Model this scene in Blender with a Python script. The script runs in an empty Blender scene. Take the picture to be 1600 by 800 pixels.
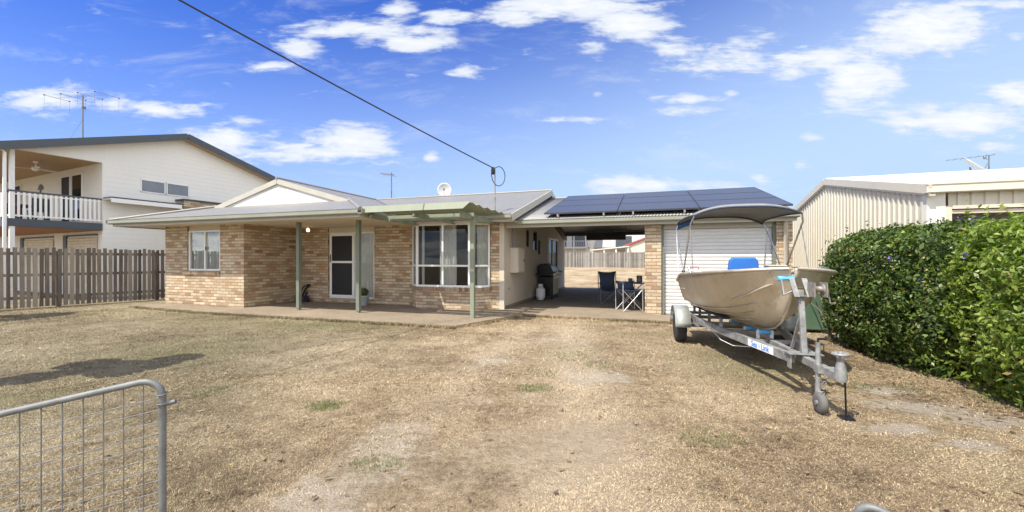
import bpy, math, random
import numpy as np
from mathutils import Vector, Matrix, noise as mnoise

random.seed(7)
rng = np.random.default_rng(7)
R = math.radians
sc = bpy.context.scene
COL = sc.collection

# ------------------------------------------------------------------ frames
TH = R(18.4)
U = Vector((math.cos(TH), -math.sin(TH), 0))
V = Vector((math.sin(TH), math.cos(TH), 0))
Z3 = Vector((0, 0, 1))
HO = Vector((-7.66, 11.7, 0))


def frame(o, x, y):
    m = Matrix.Identity(4)
    for i in range(3):
        m[i][0], m[i][1], m[i][2], m[i][3] = x[i], y[i], Z3[i], o[i]
    return m


H = frame(HO, U, V)                                    # house frame: u along the front, v into the lot


def hp(u, v, z=0.0):
    return H @ Vector((u, v, z))


def hframe(u, v, z=0.0, rot=0.0):
    return Matrix.Translation(hp(u, v, z)) @ Matrix.Rotation(-TH + rot, 4, 'Z')


# ------------------------------------------------------------------ materials
def newmat(name):
    m = bpy.data.materials.new(name)
    m.use_nodes = True
    nt = m.node_tree
    nt.nodes.clear()
    out = nt.nodes.new('ShaderNodeOutputMaterial')
    b = nt.nodes.new('ShaderNodeBsdfPrincipled')
    nt.links.new(b.outputs[0], out.inputs[0])
    return m, nt, b, out


class NT:
    """small helper for node graphs"""

    def __init__(s, nt):
        s.nt = nt

    def n(s, t, **kw):
        nd = s.nt.nodes.new(t)
        for k, v in kw.items():
            setattr(nd, k, v)
        return nd

    def put(s, sock, val):
        if isinstance(val, bpy.types.NodeSocket):
            s.nt.links.new(val, sock)
        elif val is not None:
            if hasattr(sock, 'default_value'):
                try:
                    sock.default_value = val
                except Exception:
                    sock.default_value = (*val, 1)

    def math(s, op, a, b=None, c=None, clamp=False):
        nd = s.n('ShaderNodeMath', operation=op, use_clamp=clamp)
        s.put(nd.inputs[0], a)
        if b is not None:
            s.put(nd.inputs[1], b)
        if c is not None:
            s.put(nd.inputs[2], c)
        return nd.outputs[0]

    def vmath(s, op, a, b=None):
        nd = s.n('ShaderNodeVectorMath', operation=op)
        s.put(nd.inputs[0], a)
        if b is not None:
            s.put(nd.inputs[1], b)
        return nd.outputs['Value'] if op in ('LENGTH', 'DOT_PRODUCT') else nd.outputs[0]

    def noise(s, vec, scale, detail=4, rough=0.55, dist=0.0):
        nd = s.n('ShaderNodeTexNoise')
        if vec is not None:
            s.put(nd.inputs['Vector'], vec)
        nd.inputs['Scale'].default_value = scale
        nd.inputs['Detail'].default_value = detail
        nd.inputs['Roughness'].default_value = rough
        nd.inputs['Distortion'].default_value = dist
        return nd.outputs['Fac']

    def ramp(s, fac, stops, interp='LINEAR'):
        nd = s.n('ShaderNodeValToRGB')
        cr = nd.color_ramp
        cr.interpolation = interp
        while len(cr.elements) < len(stops):
            cr.elements.new(0.5)
        for e, (p, c) in zip(cr.elements, stops):
            e.position = p
            e.color = (*c, 1) if len(c) == 3 else c
        s.put(nd.inputs[0], fac)
        return nd.outputs[0]

    def mix(s, fac, a, b, blend='MIX'):
        nd = s.n('ShaderNodeMix', data_type='RGBA', blend_type=blend)
        s.put(nd.inputs[0], fac)
        for sock, v in ((nd.inputs[6], a), (nd.inputs[7], b)):
            if isinstance(v, bpy.types.NodeSocket):
                s.nt.links.new(v, sock)
            else:
                sock.default_value = (*v, 1) if len(v) == 3 else v
        return nd.outputs[2]

    def mapr(s, v, a, b, c=0.0, d=1.0, smooth=True):
        nd = s.n('ShaderNodeMapRange', interpolation_type='SMOOTHSTEP' if smooth else 'LINEAR')
        s.put(nd.inputs[0], v)
        for i, x in enumerate((a, b, c, d)):
            nd.inputs[i + 1].default_value = x
        return nd.outputs[0]

    def bump(s, h, strength, dist=0.01):
        nd = s.n('ShaderNodeBump')
        nd.inputs['Strength'].default_value = strength
        nd.inputs['Distance'].default_value = dist
        s.put(nd.inputs['Height'], h)
        return nd.outputs[0]

    def pos(s):
        return s.n('ShaderNodeNewGeometry').outputs['Position']

    def obj(s):
        return s.n('ShaderNodeTexCoord').outputs['Object']

    def uv(s):
        return s.n('ShaderNodeTexCoord').outputs['UV']

    def sep(s, v):
        nd = s.n('ShaderNodeSeparateXYZ')
        s.put(nd.inputs[0], v)
        return nd.outputs

    def comb(s, x, y, z=0.0):
        nd = s.n('ShaderNodeCombineXYZ')
        for i, v in enumerate((x, y, z)):
            s.put(nd.inputs[i], v)
        return nd.outputs[0]


def mat(name, col, rough=0.6, metal=0.0, var=0.12, scale=3.0, grain=0.0, gscale=60, spec=0.5, dirt=0.0):
    m, nt, b, out = newmat(name)
    g = NT(nt)
    p = g.obj()
    f = g.noise(p, scale, 5, 0.6)
    lo = tuple(c * (1 - var) for c in col)
    hi = tuple(min(1, c * (1 + var)) for c in col)
    c = g.ramp(f, [(0.3, lo), (0.7, hi)])
    if dirt:
        d = g.mapr(g.noise(p, scale * 2.7, 6, 0.7), 0.48, 0.75)
        c = g.mix(g.math('MULTIPLY', d, dirt), c, tuple(x * 0.45 for x in col))
    g.put(b.inputs['Base Color'], c)
    r = g.mapr(f, 0.2, 0.8, max(0.02, rough - 0.1), min(1, rough + 0.1), False)
    g.put(b.inputs['Roughness'], r)
    b.inputs['Metallic'].default_value = metal
    b.inputs['Specular IOR Level'].default_value = spec
    if grain:
        g.put(b.inputs['Normal'], g.bump(g.noise(p, gscale, 4, 0.6), grain))
    return m


def brick_mat(name, stops, mortar=(0.30, 0.215, 0.145), bw=0.24, bh=0.086):
    m, nt, b, out = newmat(name)
    g = NT(nt)
    s = g.sep(g.uv())
    x, y = s[0], s[1]
    yr = g.math('DIVIDE', y, bh)
    row = g.math('FLOOR', yr)
    par = g.math('MODULO', g.math('ABSOLUTE', row), 2.0)
    xr = g.math('ADD', g.math('DIVIDE', x, bw), g.math('MULTIPLY', par, 0.5))
    colm = g.math('FLOOR', xr)
    fx = g.math('SUBTRACT', xr, colm)
    fy = g.math('SUBTRACT', yr, row)
    ex = g.math('ADD', g.math('MULTIPLY', g.math('MINIMUM', fx, g.math('SUBTRACT', 1.0, fx)), bw), 0.0045)
    ey = g.math('MULTIPLY', g.math('MINIMUM', fy, g.math('SUBTRACT', 1.0, fy)), bh)
    e = g.math('MINIMUM', ex, ey)
    wob = g.math('MULTIPLY', g.noise(g.uv(), 30, 3), 0.006)
    e = g.math('ADD', g.math('SUBTRACT', e, wob), 0.002)
    mask = g.mapr(e, 0.004, 0.011)
    wn = g.n('ShaderNodeTexWhiteNoise', noise_dimensions='2D')
    g.put(wn.inputs['Vector'], g.comb(g.math('ADD', colm, 13.3), g.math('ADD', row, 7.7)))
    c = g.ramp(wn.outputs['Value'], stops)
    nz = g.noise(g.uv(), 22, 5, 0.7)
    c = g.mix(0.55, c, g.ramp(nz, [(0.3, (0.35, 0.30, 0.26)), (0.72, (1.0, 1.0, 1.0))]), 'MULTIPLY')
    blot = g.noise(g.uv(), 1.1, 4, 0.6)
    c = g.mix(g.mapr(blot, 0.4, 0.75, 0, 0.35), c, (0.27, 0.21, 0.16))
    mc = g.mix(nz, tuple(v * 0.8 for v in mortar), mortar)
    g.put(b.inputs['Base Color'], g.mix(mask, mc, c))
    b.inputs['Roughness'].default_value = 0.88
    hgt = g.math('ADD', g.math('MULTIPLY', mask, 1.0), g.math('MULTIPLY', nz, 0.45))
    g.put(b.inputs['Normal'], g.bump(hgt, 0.8, 0.012))
    return m


def ribbed_mat(name, col, pitch, axis=0, rough=0.45, metal=0.0, var=0.08, strength=0.5, coord='uv'):
    """sheet metal whose small corrugation is a bump along one uv axis"""
    m, nt, b, out = newmat(name)
    g = NT(nt)
    s = g.sep(g.uv() if coord == 'uv' else g.obj())
    w = g.math('SINE', g.math('MULTIPLY', s[axis], 2 * math.pi / pitch))
    f = g.noise(g.obj(), 0.9, 6, 0.65)
    f2 = g.noise(g.vmath('MULTIPLY', g.obj(), (6, 1.2, 1.2)), 2, 4)
    ff = g.math('MULTIPLY', g.math('ADD', f, f2), 0.5)
    c = g.ramp(ff, [(0.3, tuple(v * (1 - var * 1.6) for v in col)), (0.7, tuple(min(1, v * (1 + var)) for v in col))])
    g.put(b.inputs['Base Color'], c)
    b.inputs['Roughness'].default_value = rough
    b.inputs['Metallic'].default_value = metal
    g.put(b.inputs['Normal'], g.bump(w, strength, 0.012))
    return m


def wood_mat(name, ca, cb, pitch, axis=0):
    """weathered palings: each board its own tone, grain along z"""
    m, nt, b, out = newmat(name)
    g = NT(nt)
    s = g.sep(g.obj())
    bid = g.math('FLOOR', g.math('DIVIDE', s[axis], pitch))
    wn = g.n('ShaderNodeTexWhiteNoise', noise_dimensions='1D')
    g.put(wn.inputs['W'], bid)
    gr = g.noise(g.vmath('MULTIPLY', g.obj(), (40, 40, 2.5)), 1.0, 5, 0.65)
    gl = g.noise(g.obj(), 0.9, 4, 0.6)
    f = g.math('ADD', g.math('MULTIPLY', wn.outputs['Value'], 0.6), g.math('MULTIPLY', gr, 0.45))
    f = g.math('ADD', f, g.math('MULTIPLY', g.math('SUBTRACT', gl, 0.5), 0.5))
    g.put(b.inputs['Base Color'], g.ramp(f, [(0.2, ca), (0.8, cb)]))
    b.inputs['Roughness'].default_value = 0.9
    g.put(b.inputs['Normal'], g.bump(gr, 0.5, 0.01))
    return m


def glass_mat(name, tint=(0.84, 0.86, 0.86), refl=0.015):
    m, nt, b, out = newmat(name)
    g = NT(nt)
    nt.nodes.remove(b)
    tr = g.n('ShaderNodeBsdfTransparent')
    tr.inputs[0].default_value = (*tint, 1)
    gl = g.n('ShaderNodeBsdfGlossy')
    gl.inputs['Roughness'].default_value = 0.015
    fr = g.n('ShaderNodeLayerWeight')
    fr.inputs[0].default_value = 0.25
    fac = g.math('ADD', g.math('MULTIPLY', fr.outputs['Fresnel'], 0.38), refl, clamp=True)
    g.put(gl.inputs['Normal'], g.bump(g.noise(g.obj(), 1.3, 2), 0.03, 0.05))
    mx = g.n('ShaderNodeMixShader')
    g.put(mx.inputs[0], fac)
    nt.links.new(tr.outputs[0], mx.inputs[1])
    nt.links.new(gl.outputs[0], mx.inputs[2])
    nt.links.new(mx.outputs[0], out.inputs[0])
    return m


def leaf_mat(name, stops, trans=0.35, gloss=0.35):
    m, nt, b, out = newmat(name)
    g = NT(nt)
    geo = g.n('ShaderNodeNewGeometry')
    rnd = geo.outputs['Random Per Island']
    cl = g.noise(geo.outputs['Position'], 2.2, 3)
    f = g.math('ADD', g.math('MULTIPLY', rnd, 0.6), g.math('MULTIPLY', cl, 0.5))
    c = g.ramp(f, stops)
    dead = g.math('GREATER_THAN', rnd, 0.972)
    c = g.mix(dead, c, (0.34, 0.26, 0.08))
    g.put(b.inputs['Base Color'], c)
    b.inputs['Roughness'].default_value = gloss
    b.inputs['Specular IOR Level'].default_value = 0.5
    t = g.n('ShaderNodeBsdfTranslucent')
    g.put(t.inputs[0], g.mix(1.0, c, (1.0, 1.15, 0.45), 'MULTIPLY'))
    mx = g.n('ShaderNodeMixShader')
    mx.inputs[0].default_value = trans
    nt.links.new(b.outputs[0], mx.inputs[1])
    nt.links.new(t.outputs[0], mx.inputs[2])
    nt.links.new(mx.outputs[0], out.inputs[0])
    return m


M = {}
M['brick'] = brick_mat('variegated_brick', [(0.0, (0.33, 0.21, 0.125)), (0.12, (0.46, 0.335, 0.205)), (0.34, (0.58, 0.455, 0.30)),
                                            (0.6, (0.66, 0.545, 0.37)), (0.88, (0.73, 0.62, 0.44)), (0.94, (0.58, 0.36, 0.20)), (1.0, (0.52, 0.28, 0.14))])
M['cream'] = mat('cream_render', (0.56, 0.50, 0.40), 0.8, var=0.06, scale=1.2, dirt=0.08)
M['soffit'] = mat('soffit_sheet', (0.62, 0.54, 0.42), 0.8, var=0.03)
M['fascia'] = mat('beige_fascia', (0.42, 0.40, 0.335), 0.5, var=0.05)
M['gutter'] = mat('gutter_green_grey', (0.25, 0.255, 0.20), 0.45, var=0.06)
M['roof_u'] = ribbed_mat('grey_corrugated_roof', (0.205, 0.20, 0.185), 0.076, 0)
M['roof_v'] = ribbed_mat('grey_corrugated_roof_side', (0.205, 0.20, 0.185), 0.076, 1)
M['capping'] = mat('roof_capping', (0.22, 0.215, 0.195), 0.45, var=0.06)
M['white_panel'] = mat('white_gable_sheet', (0.60, 0.595, 0.575), 0.7, var=0.02)
M['green_post'] = mat('sage_paint', (0.165, 0.185, 0.145), 0.6, var=0.1, dirt=0.15)
M['pergola'] = mat('pale_green_paint', (0.225, 0.25, 0.18), 0.65, var=0.1, dirt=0.12)
M['white_alu'] = mat('white_aluminium', (0.78, 0.77, 0.73), 0.4, var=0.02)
M['glass'] = glass_mat('window_glass')
M['glass_dark'] = glass_mat('dark_window_glass', (0.3, 0.32, 0.33), 0.12)
M['curtain'] = mat('pale_curtain', (0.72, 0.69, 0.62), 0.9, var=0.06)
M['dark'] = mat('dark_interior', (0.03, 0.03, 0.035), 0.8)
M['room'] = mat('interior_wall', (0.30, 0.27, 0.23), 0.9)
M['concrete'] = None
M['white_steel'] = mat('white_roller_steel', (0.66, 0.655, 0.62), 0.45, var=0.03)
M['black'] = mat('black_enamel', (0.012, 0.012, 0.014), 0.35)
M['rubber'] = mat('black_rubber', (0.025, 0.025, 0.026), 0.8, grain=0.3)
M['galv'] = mat('galvanised_steel', (0.27, 0.272, 0.26), 0.62, 0.35, var=0.4, scale=9, dirt=0.6)
M['pipe'] = mat('weathered_gate_pipe', (0.17, 0.175, 0.17), 0.6, 0.25, var=0.25, scale=14, dirt=0.5)
M['white_wall'] = ribbed_mat('cream_weatherboard', (0.76, 0.74, 0.68), 0.18, 1, 0.6, var=0.03, strength=0.14)
M['charcoal'] = mat('charcoal_trim', (0.06, 0.072, 0.085), 0.5)
M['timber_lining'] = mat('varnished_lining', (0.42, 0.29, 0.16), 0.6, var=0.12, scale=5)
M['fence'] = wood_mat('brown_palings', (0.085, 0.070, 0.056), (0.32, 0.275, 0.225), 0.125)
M['fence_grey'] = wood_mat('grey_palings', (0.11, 0.10, 0.09), (0.30, 0.28, 0.25), 0.11)
M['shed'] = mat('cream_shed_steel', (0.60, 0.56, 0.45), 0.45, var=0.04, scale=1.2, dirt=0.06)
M['white_roof'] = ribbed_mat('white_roof_sheet', (0.80, 0.79, 0.76), 0.2, 0, 0.4, var=0.03)
M['alu'] = None
M['navy'] = mat('navy_canvas', (0.05, 0.07, 0.115), 0.9, var=0.15, grain=0.2, gscale=200)
M['blue'] = mat('blue_vinyl', (0.02, 0.13, 0.42), 0.6, var=0.12)
M['blue_poly'] = mat('blue_poly_roller', (0.10, 0.42, 0.72), 0.4)
M['canopy'] = mat('bimini_canvas', (0.20, 0.20, 0.20), 0.9, var=0.12, scale=6, grain=0.15, gscale=220)
M['canopy_trim'] = mat('bimini_trim', (0.045, 0.055, 0.085), 0.9)
M['steel'] = mat('stainless_tube', (0.55, 0.55, 0.54), 0.3, 0.9)
M['bin'] = mat('green_bin_plastic', (0.09, 0.16, 0.10), 0.6, var=0.1)
M['red'] = mat('red_plastic', (0.50, 0.07, 0.08), 0.5)
M['beige'] = mat('beige_plastic', (0.50, 0.44, 0.32), 0.6, dirt=0.2)
M['white_pl'] = mat('white_plastic', (0.78, 0.78, 0.78), 0.4)
M['cable'] = mat('black_cable', (0.02, 0.02, 0.022), 0.6)
M['silver'] = mat('silver_frame', (0.55, 0.54, 0.52), 0.4, 0.6)
M['bark'] = mat('grey_bark', (0.20, 0.155, 0.11), 0.95, var=0.35, scale=14, grain=0.6, gscale=30)
M['flower'] = mat('purple_petals', (0.20, 0.12, 0.55), 0.6)
M['pot'] = mat('pale_glazed_pot', (0.38, 0.42, 0.43), 0.45)
M['sticker'] = mat('white_sticker', (0.80, 0.81, 0.82), 0.5, var=0.03)
M['ink'] = mat('blue_ink', (0.04, 0.22, 0.62), 0.5)
M['dish'] = mat('pale_dish', (0.48, 0.48, 0.46), 0.5)
M['ant'] = mat('dull_aerial_metal', (0.17, 0.17, 0.18), 0.5, 0.3)
M['red_roof'] = mat('red_roof_sheet', (0.34, 0.08, 0.06), 0.6)
M['sand_tile'] = mat('shed_header', (0.60, 0.53, 0.40), 0.5)
M['lamp'] = None

# mill-finish aluminium of the dinghy
m, nt, b, out = newmat('mill_finish_aluminium')
g = NT(nt)
p = g.obj()
st = g.noise(g.vmath('MULTIPLY', p, (3, 1, 1)), 3.0, 6, 0.7)
sm = g.noise(p, 1.4, 3)
sk2 = g.noise(g.vmath('MULTIPLY', p, (9, 9, 1.2)), 2.0, 5, 0.7)
c = g.ramp(g.math('MULTIPLY', g.math('ADD', st, sm), 0.5), [(0.3, (0.42, 0.37, 0.285)), (0.7, (0.66, 0.59, 0.475))])
c = g.mix(g.mapr(sk2, 0.52, 0.75, 0, 0.5), c, (0.27, 0.23, 0.17))
g.put(b.inputs['Base Color'], c)
b.inputs['Metallic'].default_value = 0.55
g.put(b.inputs['Roughness'], g.mapr(st, 0.3, 0.7, 0.32, 0.55))
g.put(b.inputs['Normal'], g.bump(g.math('ADD', sm, g.math('MULTIPLY', st, 0.25)), 0.4, 0.08))
M['alu'] = m

# concrete
m, nt, b, out = newmat('worn_concrete')
g = NT(nt)
p = g.pos()
a1, a2 = g.noise(p, 0.8, 6, 0.65), g.noise(p, 9, 5, 0.65)
c = g.ramp(g.math('MULTIPLY', g.math('ADD', a1, a2), 0.5), [(0.32, (0.15, 0.118, 0.082)), (0.52, (0.225, 0.180, 0.125)), (0.72, (0.29, 0.24, 0.175))])
g.put(b.inputs['Base Color'], c)
b.inputs['Roughness'].default_value = 0.9
g.put(b.inputs['Normal'], g.bump(g.noise(p, 60, 4), 0.4, 0.004))
M['concrete'] = m

# lit porch lamp
m, nt, b, out = newmat('lit_porch_lamp')
b.inputs['Base Color'].default_value = (0.8, 0.7, 0.5, 1)
b.inputs['Emission Color'].default_value = (1, 0.72, 0.36, 1)
b.inputs['Emission Strength'].default_value = 2.2
M['lamp'] = m

# insect-screen mesh
m, nt, b, out = newmat('dark_insect_screen')
g = NT(nt)
b.inputs['Base Color'].default_value = (0.014, 0.014, 0.015, 1)
b.inputs['Roughness'].default_value = 0.6
tr = g.n('ShaderNodeBsdfTransparent')
mx = g.n('ShaderNodeMixShader')
mx.inputs[0].default_value = 0.88
nt.links.new(tr.outputs[0], mx.inputs[1])
nt.links.new(b.outputs[0], mx.inputs[2])
nt.links.new(mx.outputs[0], out.inputs[0])
M['screen'] = m

# solar cells
m, nt, b, out = newmat('solar_cells')
g = NT(nt)
s = g.sep(g.obj())


def gridline(v, pitch, w):
    q = g.math('DIVIDE', v, pitch)
    f = g.math('SUBTRACT', q, g.math('FLOOR', q))
    return g.math('LESS_THAN', g.math('MINIMUM', f, g.math('SUBTRACT', 1.0, f)), w)


ln = g.math('MAXIMUM', gridline(s[0], 0.158, 0.012), gridline(s[1], 0.158, 0.012))
g.put(b.inputs['Base Color'], g.mix(ln, (0.042, 0.046, 0.060), (0.075, 0.08, 0.095)))
b.inputs['Roughness'].default_value = 0.3
b.inputs['Specular IOR Level'].default_value = 0.45
M['solar'] = m


# ------------------------------------------------------------------ ground colour (shared by soil and by blades)
# (x, y, radius, stretch along y, strength) of bare sandy patches on the lawn
SAND = [(1.02, 5.0, .55, .8, 1.0), (-.25, 5.9, .40, .9, .9), (.75, 7.4, .8, .9, .65), (-.95, 3.1, .42, 1.7, .8), (-1.15, 2.35, .35, 1.6, .9),
        (3.95, 4.0, .55, .6, 1.15), (4.3, 3.65, .5, .45, 1.2), (3.3, 3.5, .4, .45, 1.1), (4.1, 4.5, .45, .6, 1.05), (3.6, 3.2, .35, .4, .85), (4.4, 3.3, .4, .35, 1.0),
        (-.1, 4.4, .7, 1.2, .35), (3.3, 4.3, .4, .5, .6)]
GREEN = [(-1.85, 4.05, .22, .8, 1.1), (.25, 4.6, .26, .7, 1.0), (-.95, 2.9, .22, .7, .8), (-5.2, 6.6, 2.2, 1.0, .62), (-6.5, 9.2, 2.6, .5, .55),
         (-4.0, 9.0, 3.2, .25, .75), (-8, 10.8, 3.0, .25, .6), (2.6, 7.9, 1.9, .35, .6), (.9, 6.6, .9, 1.3, .62), (3.0, 3.1, .5, .8, .5),
         (3.6, 2.5, 1.1, .8, .55), (4.5, 2.6, .9, .7, .6), (3.0, 5.6, 1.3, 1.3, .72), (-3.2, 4.6, .5, .6, .45), (-5.0, 4.4, .9, .6, .6), (-2.5, 2.5, 1.0, .8, .3),
         (2.9, 9.5, 2, .15, .8), (-.5, 10.3, 3, .1, .8), (1.6, 3.3, .3, .6, .4), (2.4, 2.0, .3, .6, .4)]


def blobs(g, p, lst):
    tot = None
    for (x, y, r, sy, st) in lst:
        q = g.vmath('MULTIPLY', g.vmath('SUBTRACT', p, (x, y, 0)), (1 / r, 1 / (r * sy), 0))
        v = g.mapr(g.vmath('LENGTH', q), 0.0, 1.5, st, 0.0)
        tot = v if tot is None else g.math('MAXIMUM', tot, v)
    return tot


def ground_colour(g, p):
    n1 = g.noise(p, 0.55, 5, 0.6)
    n2 = g.noise(p, 3.2, 6, 0.7)
    n3 = g.noise(p, 16, 5, 0.75)
    n4 = g.noise(p, 70, 4, 0.75)
    f = g.math('ADD', g.math('ADD', g.math('MULTIPLY', n1, 0.30), g.math('MULTIPLY', n2, 0.22)),
               g.math('ADD', g.math('MULTIPLY', n3, 0.26), g.math('MULTIPLY', n4, 0.22)))
    c = g.ramp(f, [(0.385, (0.085, 0.062, 0.037)), (0.45, (0.255, 0.192, 0.118)), (0.51, (0.405, 0.315, 0.20)), (0.60, (0.60, 0.49, 0.335))])
    # cooler, greyer thatch on the left lawn
    sx = g.sep(p)
    left = g.mapr(g.math('ADD', sx[0], g.math('MULTIPLY', g.math('SUBTRACT', n1, .5), 3)), -4.5, -0.5, 1.0, 0.0)
    c = g.mix(left, c, g.mix(1.0, c, (0.74, 0.80, 0.80), 'MULTIPLY'))
    gm = g.math('ADD', blobs(g, p, GREEN), g.math('MULTIPLY', g.math('SUBTRACT', n3, 0.5), 1.1))
    gm = g.math('ADD', gm, g.math('MULTIPLY', g.math('SUBTRACT', n2, 0.5), 1.3))
    gm = g.mapr(gm, 0.25, 1.1)
    c = g.mix(g.math('MULTIPLY', gm, 0.75), c, g.ramp(n4, [(0.3, (0.085, 0.10, 0.032)), (0.7, (0.20, 0.215, 0.082))]))
    sm = g.math('ADD', blobs(g, p, SAND), g.math('MULTIPLY', g.math('SUBTRACT', n3, 0.5), 2.0))
    sm = g.math('ADD', sm, g.math('MULTIPLY', g.math('SUBTRACT', n2, 0.5), 2.4))
    sm = g.mapr(sm, 0.35, 1.0)
    c = g.mix(g.math('MULTIPLY', sm, 0.85), c, g.ramp(n4, [(0.3, (0.40, 0.34, 0.265)), (0.7, (0.58, 0.51, 0.415))]))
    # two worn wheel tracks and one edge line run up to the carport
    tx = g.math('SUBTRACT', sx[0], g.math('MULTIPLY', sx[1], 0.10))
    t1 = g.math('ABSOLUTE', g.math('SUBTRACT', g.math('ADD', tx, g.math('MULTIPLY', n2, .25)), 0.45))
    t2 = g.math('ABSOLUTE', g.math('ADD', g.math('SUBTRACT', g.math('ADD', sx[0], g.math('MULTIPLY', n2, .3)), g.math('MULTIPLY', sx[1], 0.24)), 1.62))
    tr = g.math('MAXIMUM', g.mapr(t1, 0.0, 0.8, 0.66, 0.0), g.mapr(t2, 0.0, 0.55, 0.45, 0.0))
    tr = g.math('MULTIPLY', tr, g.mapr(sx[1], 8.5, 10.0, 1, 0))
    c = g.mix(tr, c, g.mix(0.75, c, (0.62, 0.51, 0.365)))
    # a narrow dark line across the turf, from the pergola post towards the street
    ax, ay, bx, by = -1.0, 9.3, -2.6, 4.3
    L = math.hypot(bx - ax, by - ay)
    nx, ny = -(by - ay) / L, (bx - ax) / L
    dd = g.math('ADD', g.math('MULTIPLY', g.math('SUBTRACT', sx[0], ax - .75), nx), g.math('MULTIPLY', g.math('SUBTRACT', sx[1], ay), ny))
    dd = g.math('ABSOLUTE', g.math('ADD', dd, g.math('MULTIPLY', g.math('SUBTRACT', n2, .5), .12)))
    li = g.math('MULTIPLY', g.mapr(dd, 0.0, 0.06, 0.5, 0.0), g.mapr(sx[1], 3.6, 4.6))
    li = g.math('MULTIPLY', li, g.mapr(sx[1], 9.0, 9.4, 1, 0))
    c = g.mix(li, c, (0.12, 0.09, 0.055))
    return c, sm, n3, n4


m, nt, b, out = newmat('dry_lawn')
g = NT(nt)
p = g.pos()
c, sm, n3, n4 = ground_colour(g, p)
g.put(b.inputs['Base Color'], c)
b.inputs['Roughness'].default_value = 0.95
b.inputs['Specular IOR Level'].default_value = 0.15
g.put(b.inputs['Normal'], g.bump(g.math('ADD', n3, g.math('MULTIPLY', n4, 0.7)), 1.0, 0.06))
M['lawn'] = m

m, nt, b, out = newmat('dry_grass_blades')
g = NT(nt)
geo = g.n('ShaderNodeNewGeometry')
c, sm, n3, n4 = ground_colour(g, geo.outputs['Position'])
rv = geo.outputs['Random Per Island']
c = g.mix(1.0, c, g.ramp(rv, [(0.0, (0.42, 0.39, 0.36)), (0.4, (0.92, 0.90, 0.86)), (1.0, (1.45, 1.40, 1.28))]), 'MULTIPLY')
g.put(b.inputs['Base Color'], c)
b.inputs['Roughness'].default_value = 0.8
b.inputs['Specular IOR Level'].default_value = 0.2
M['blade'] = m


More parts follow.
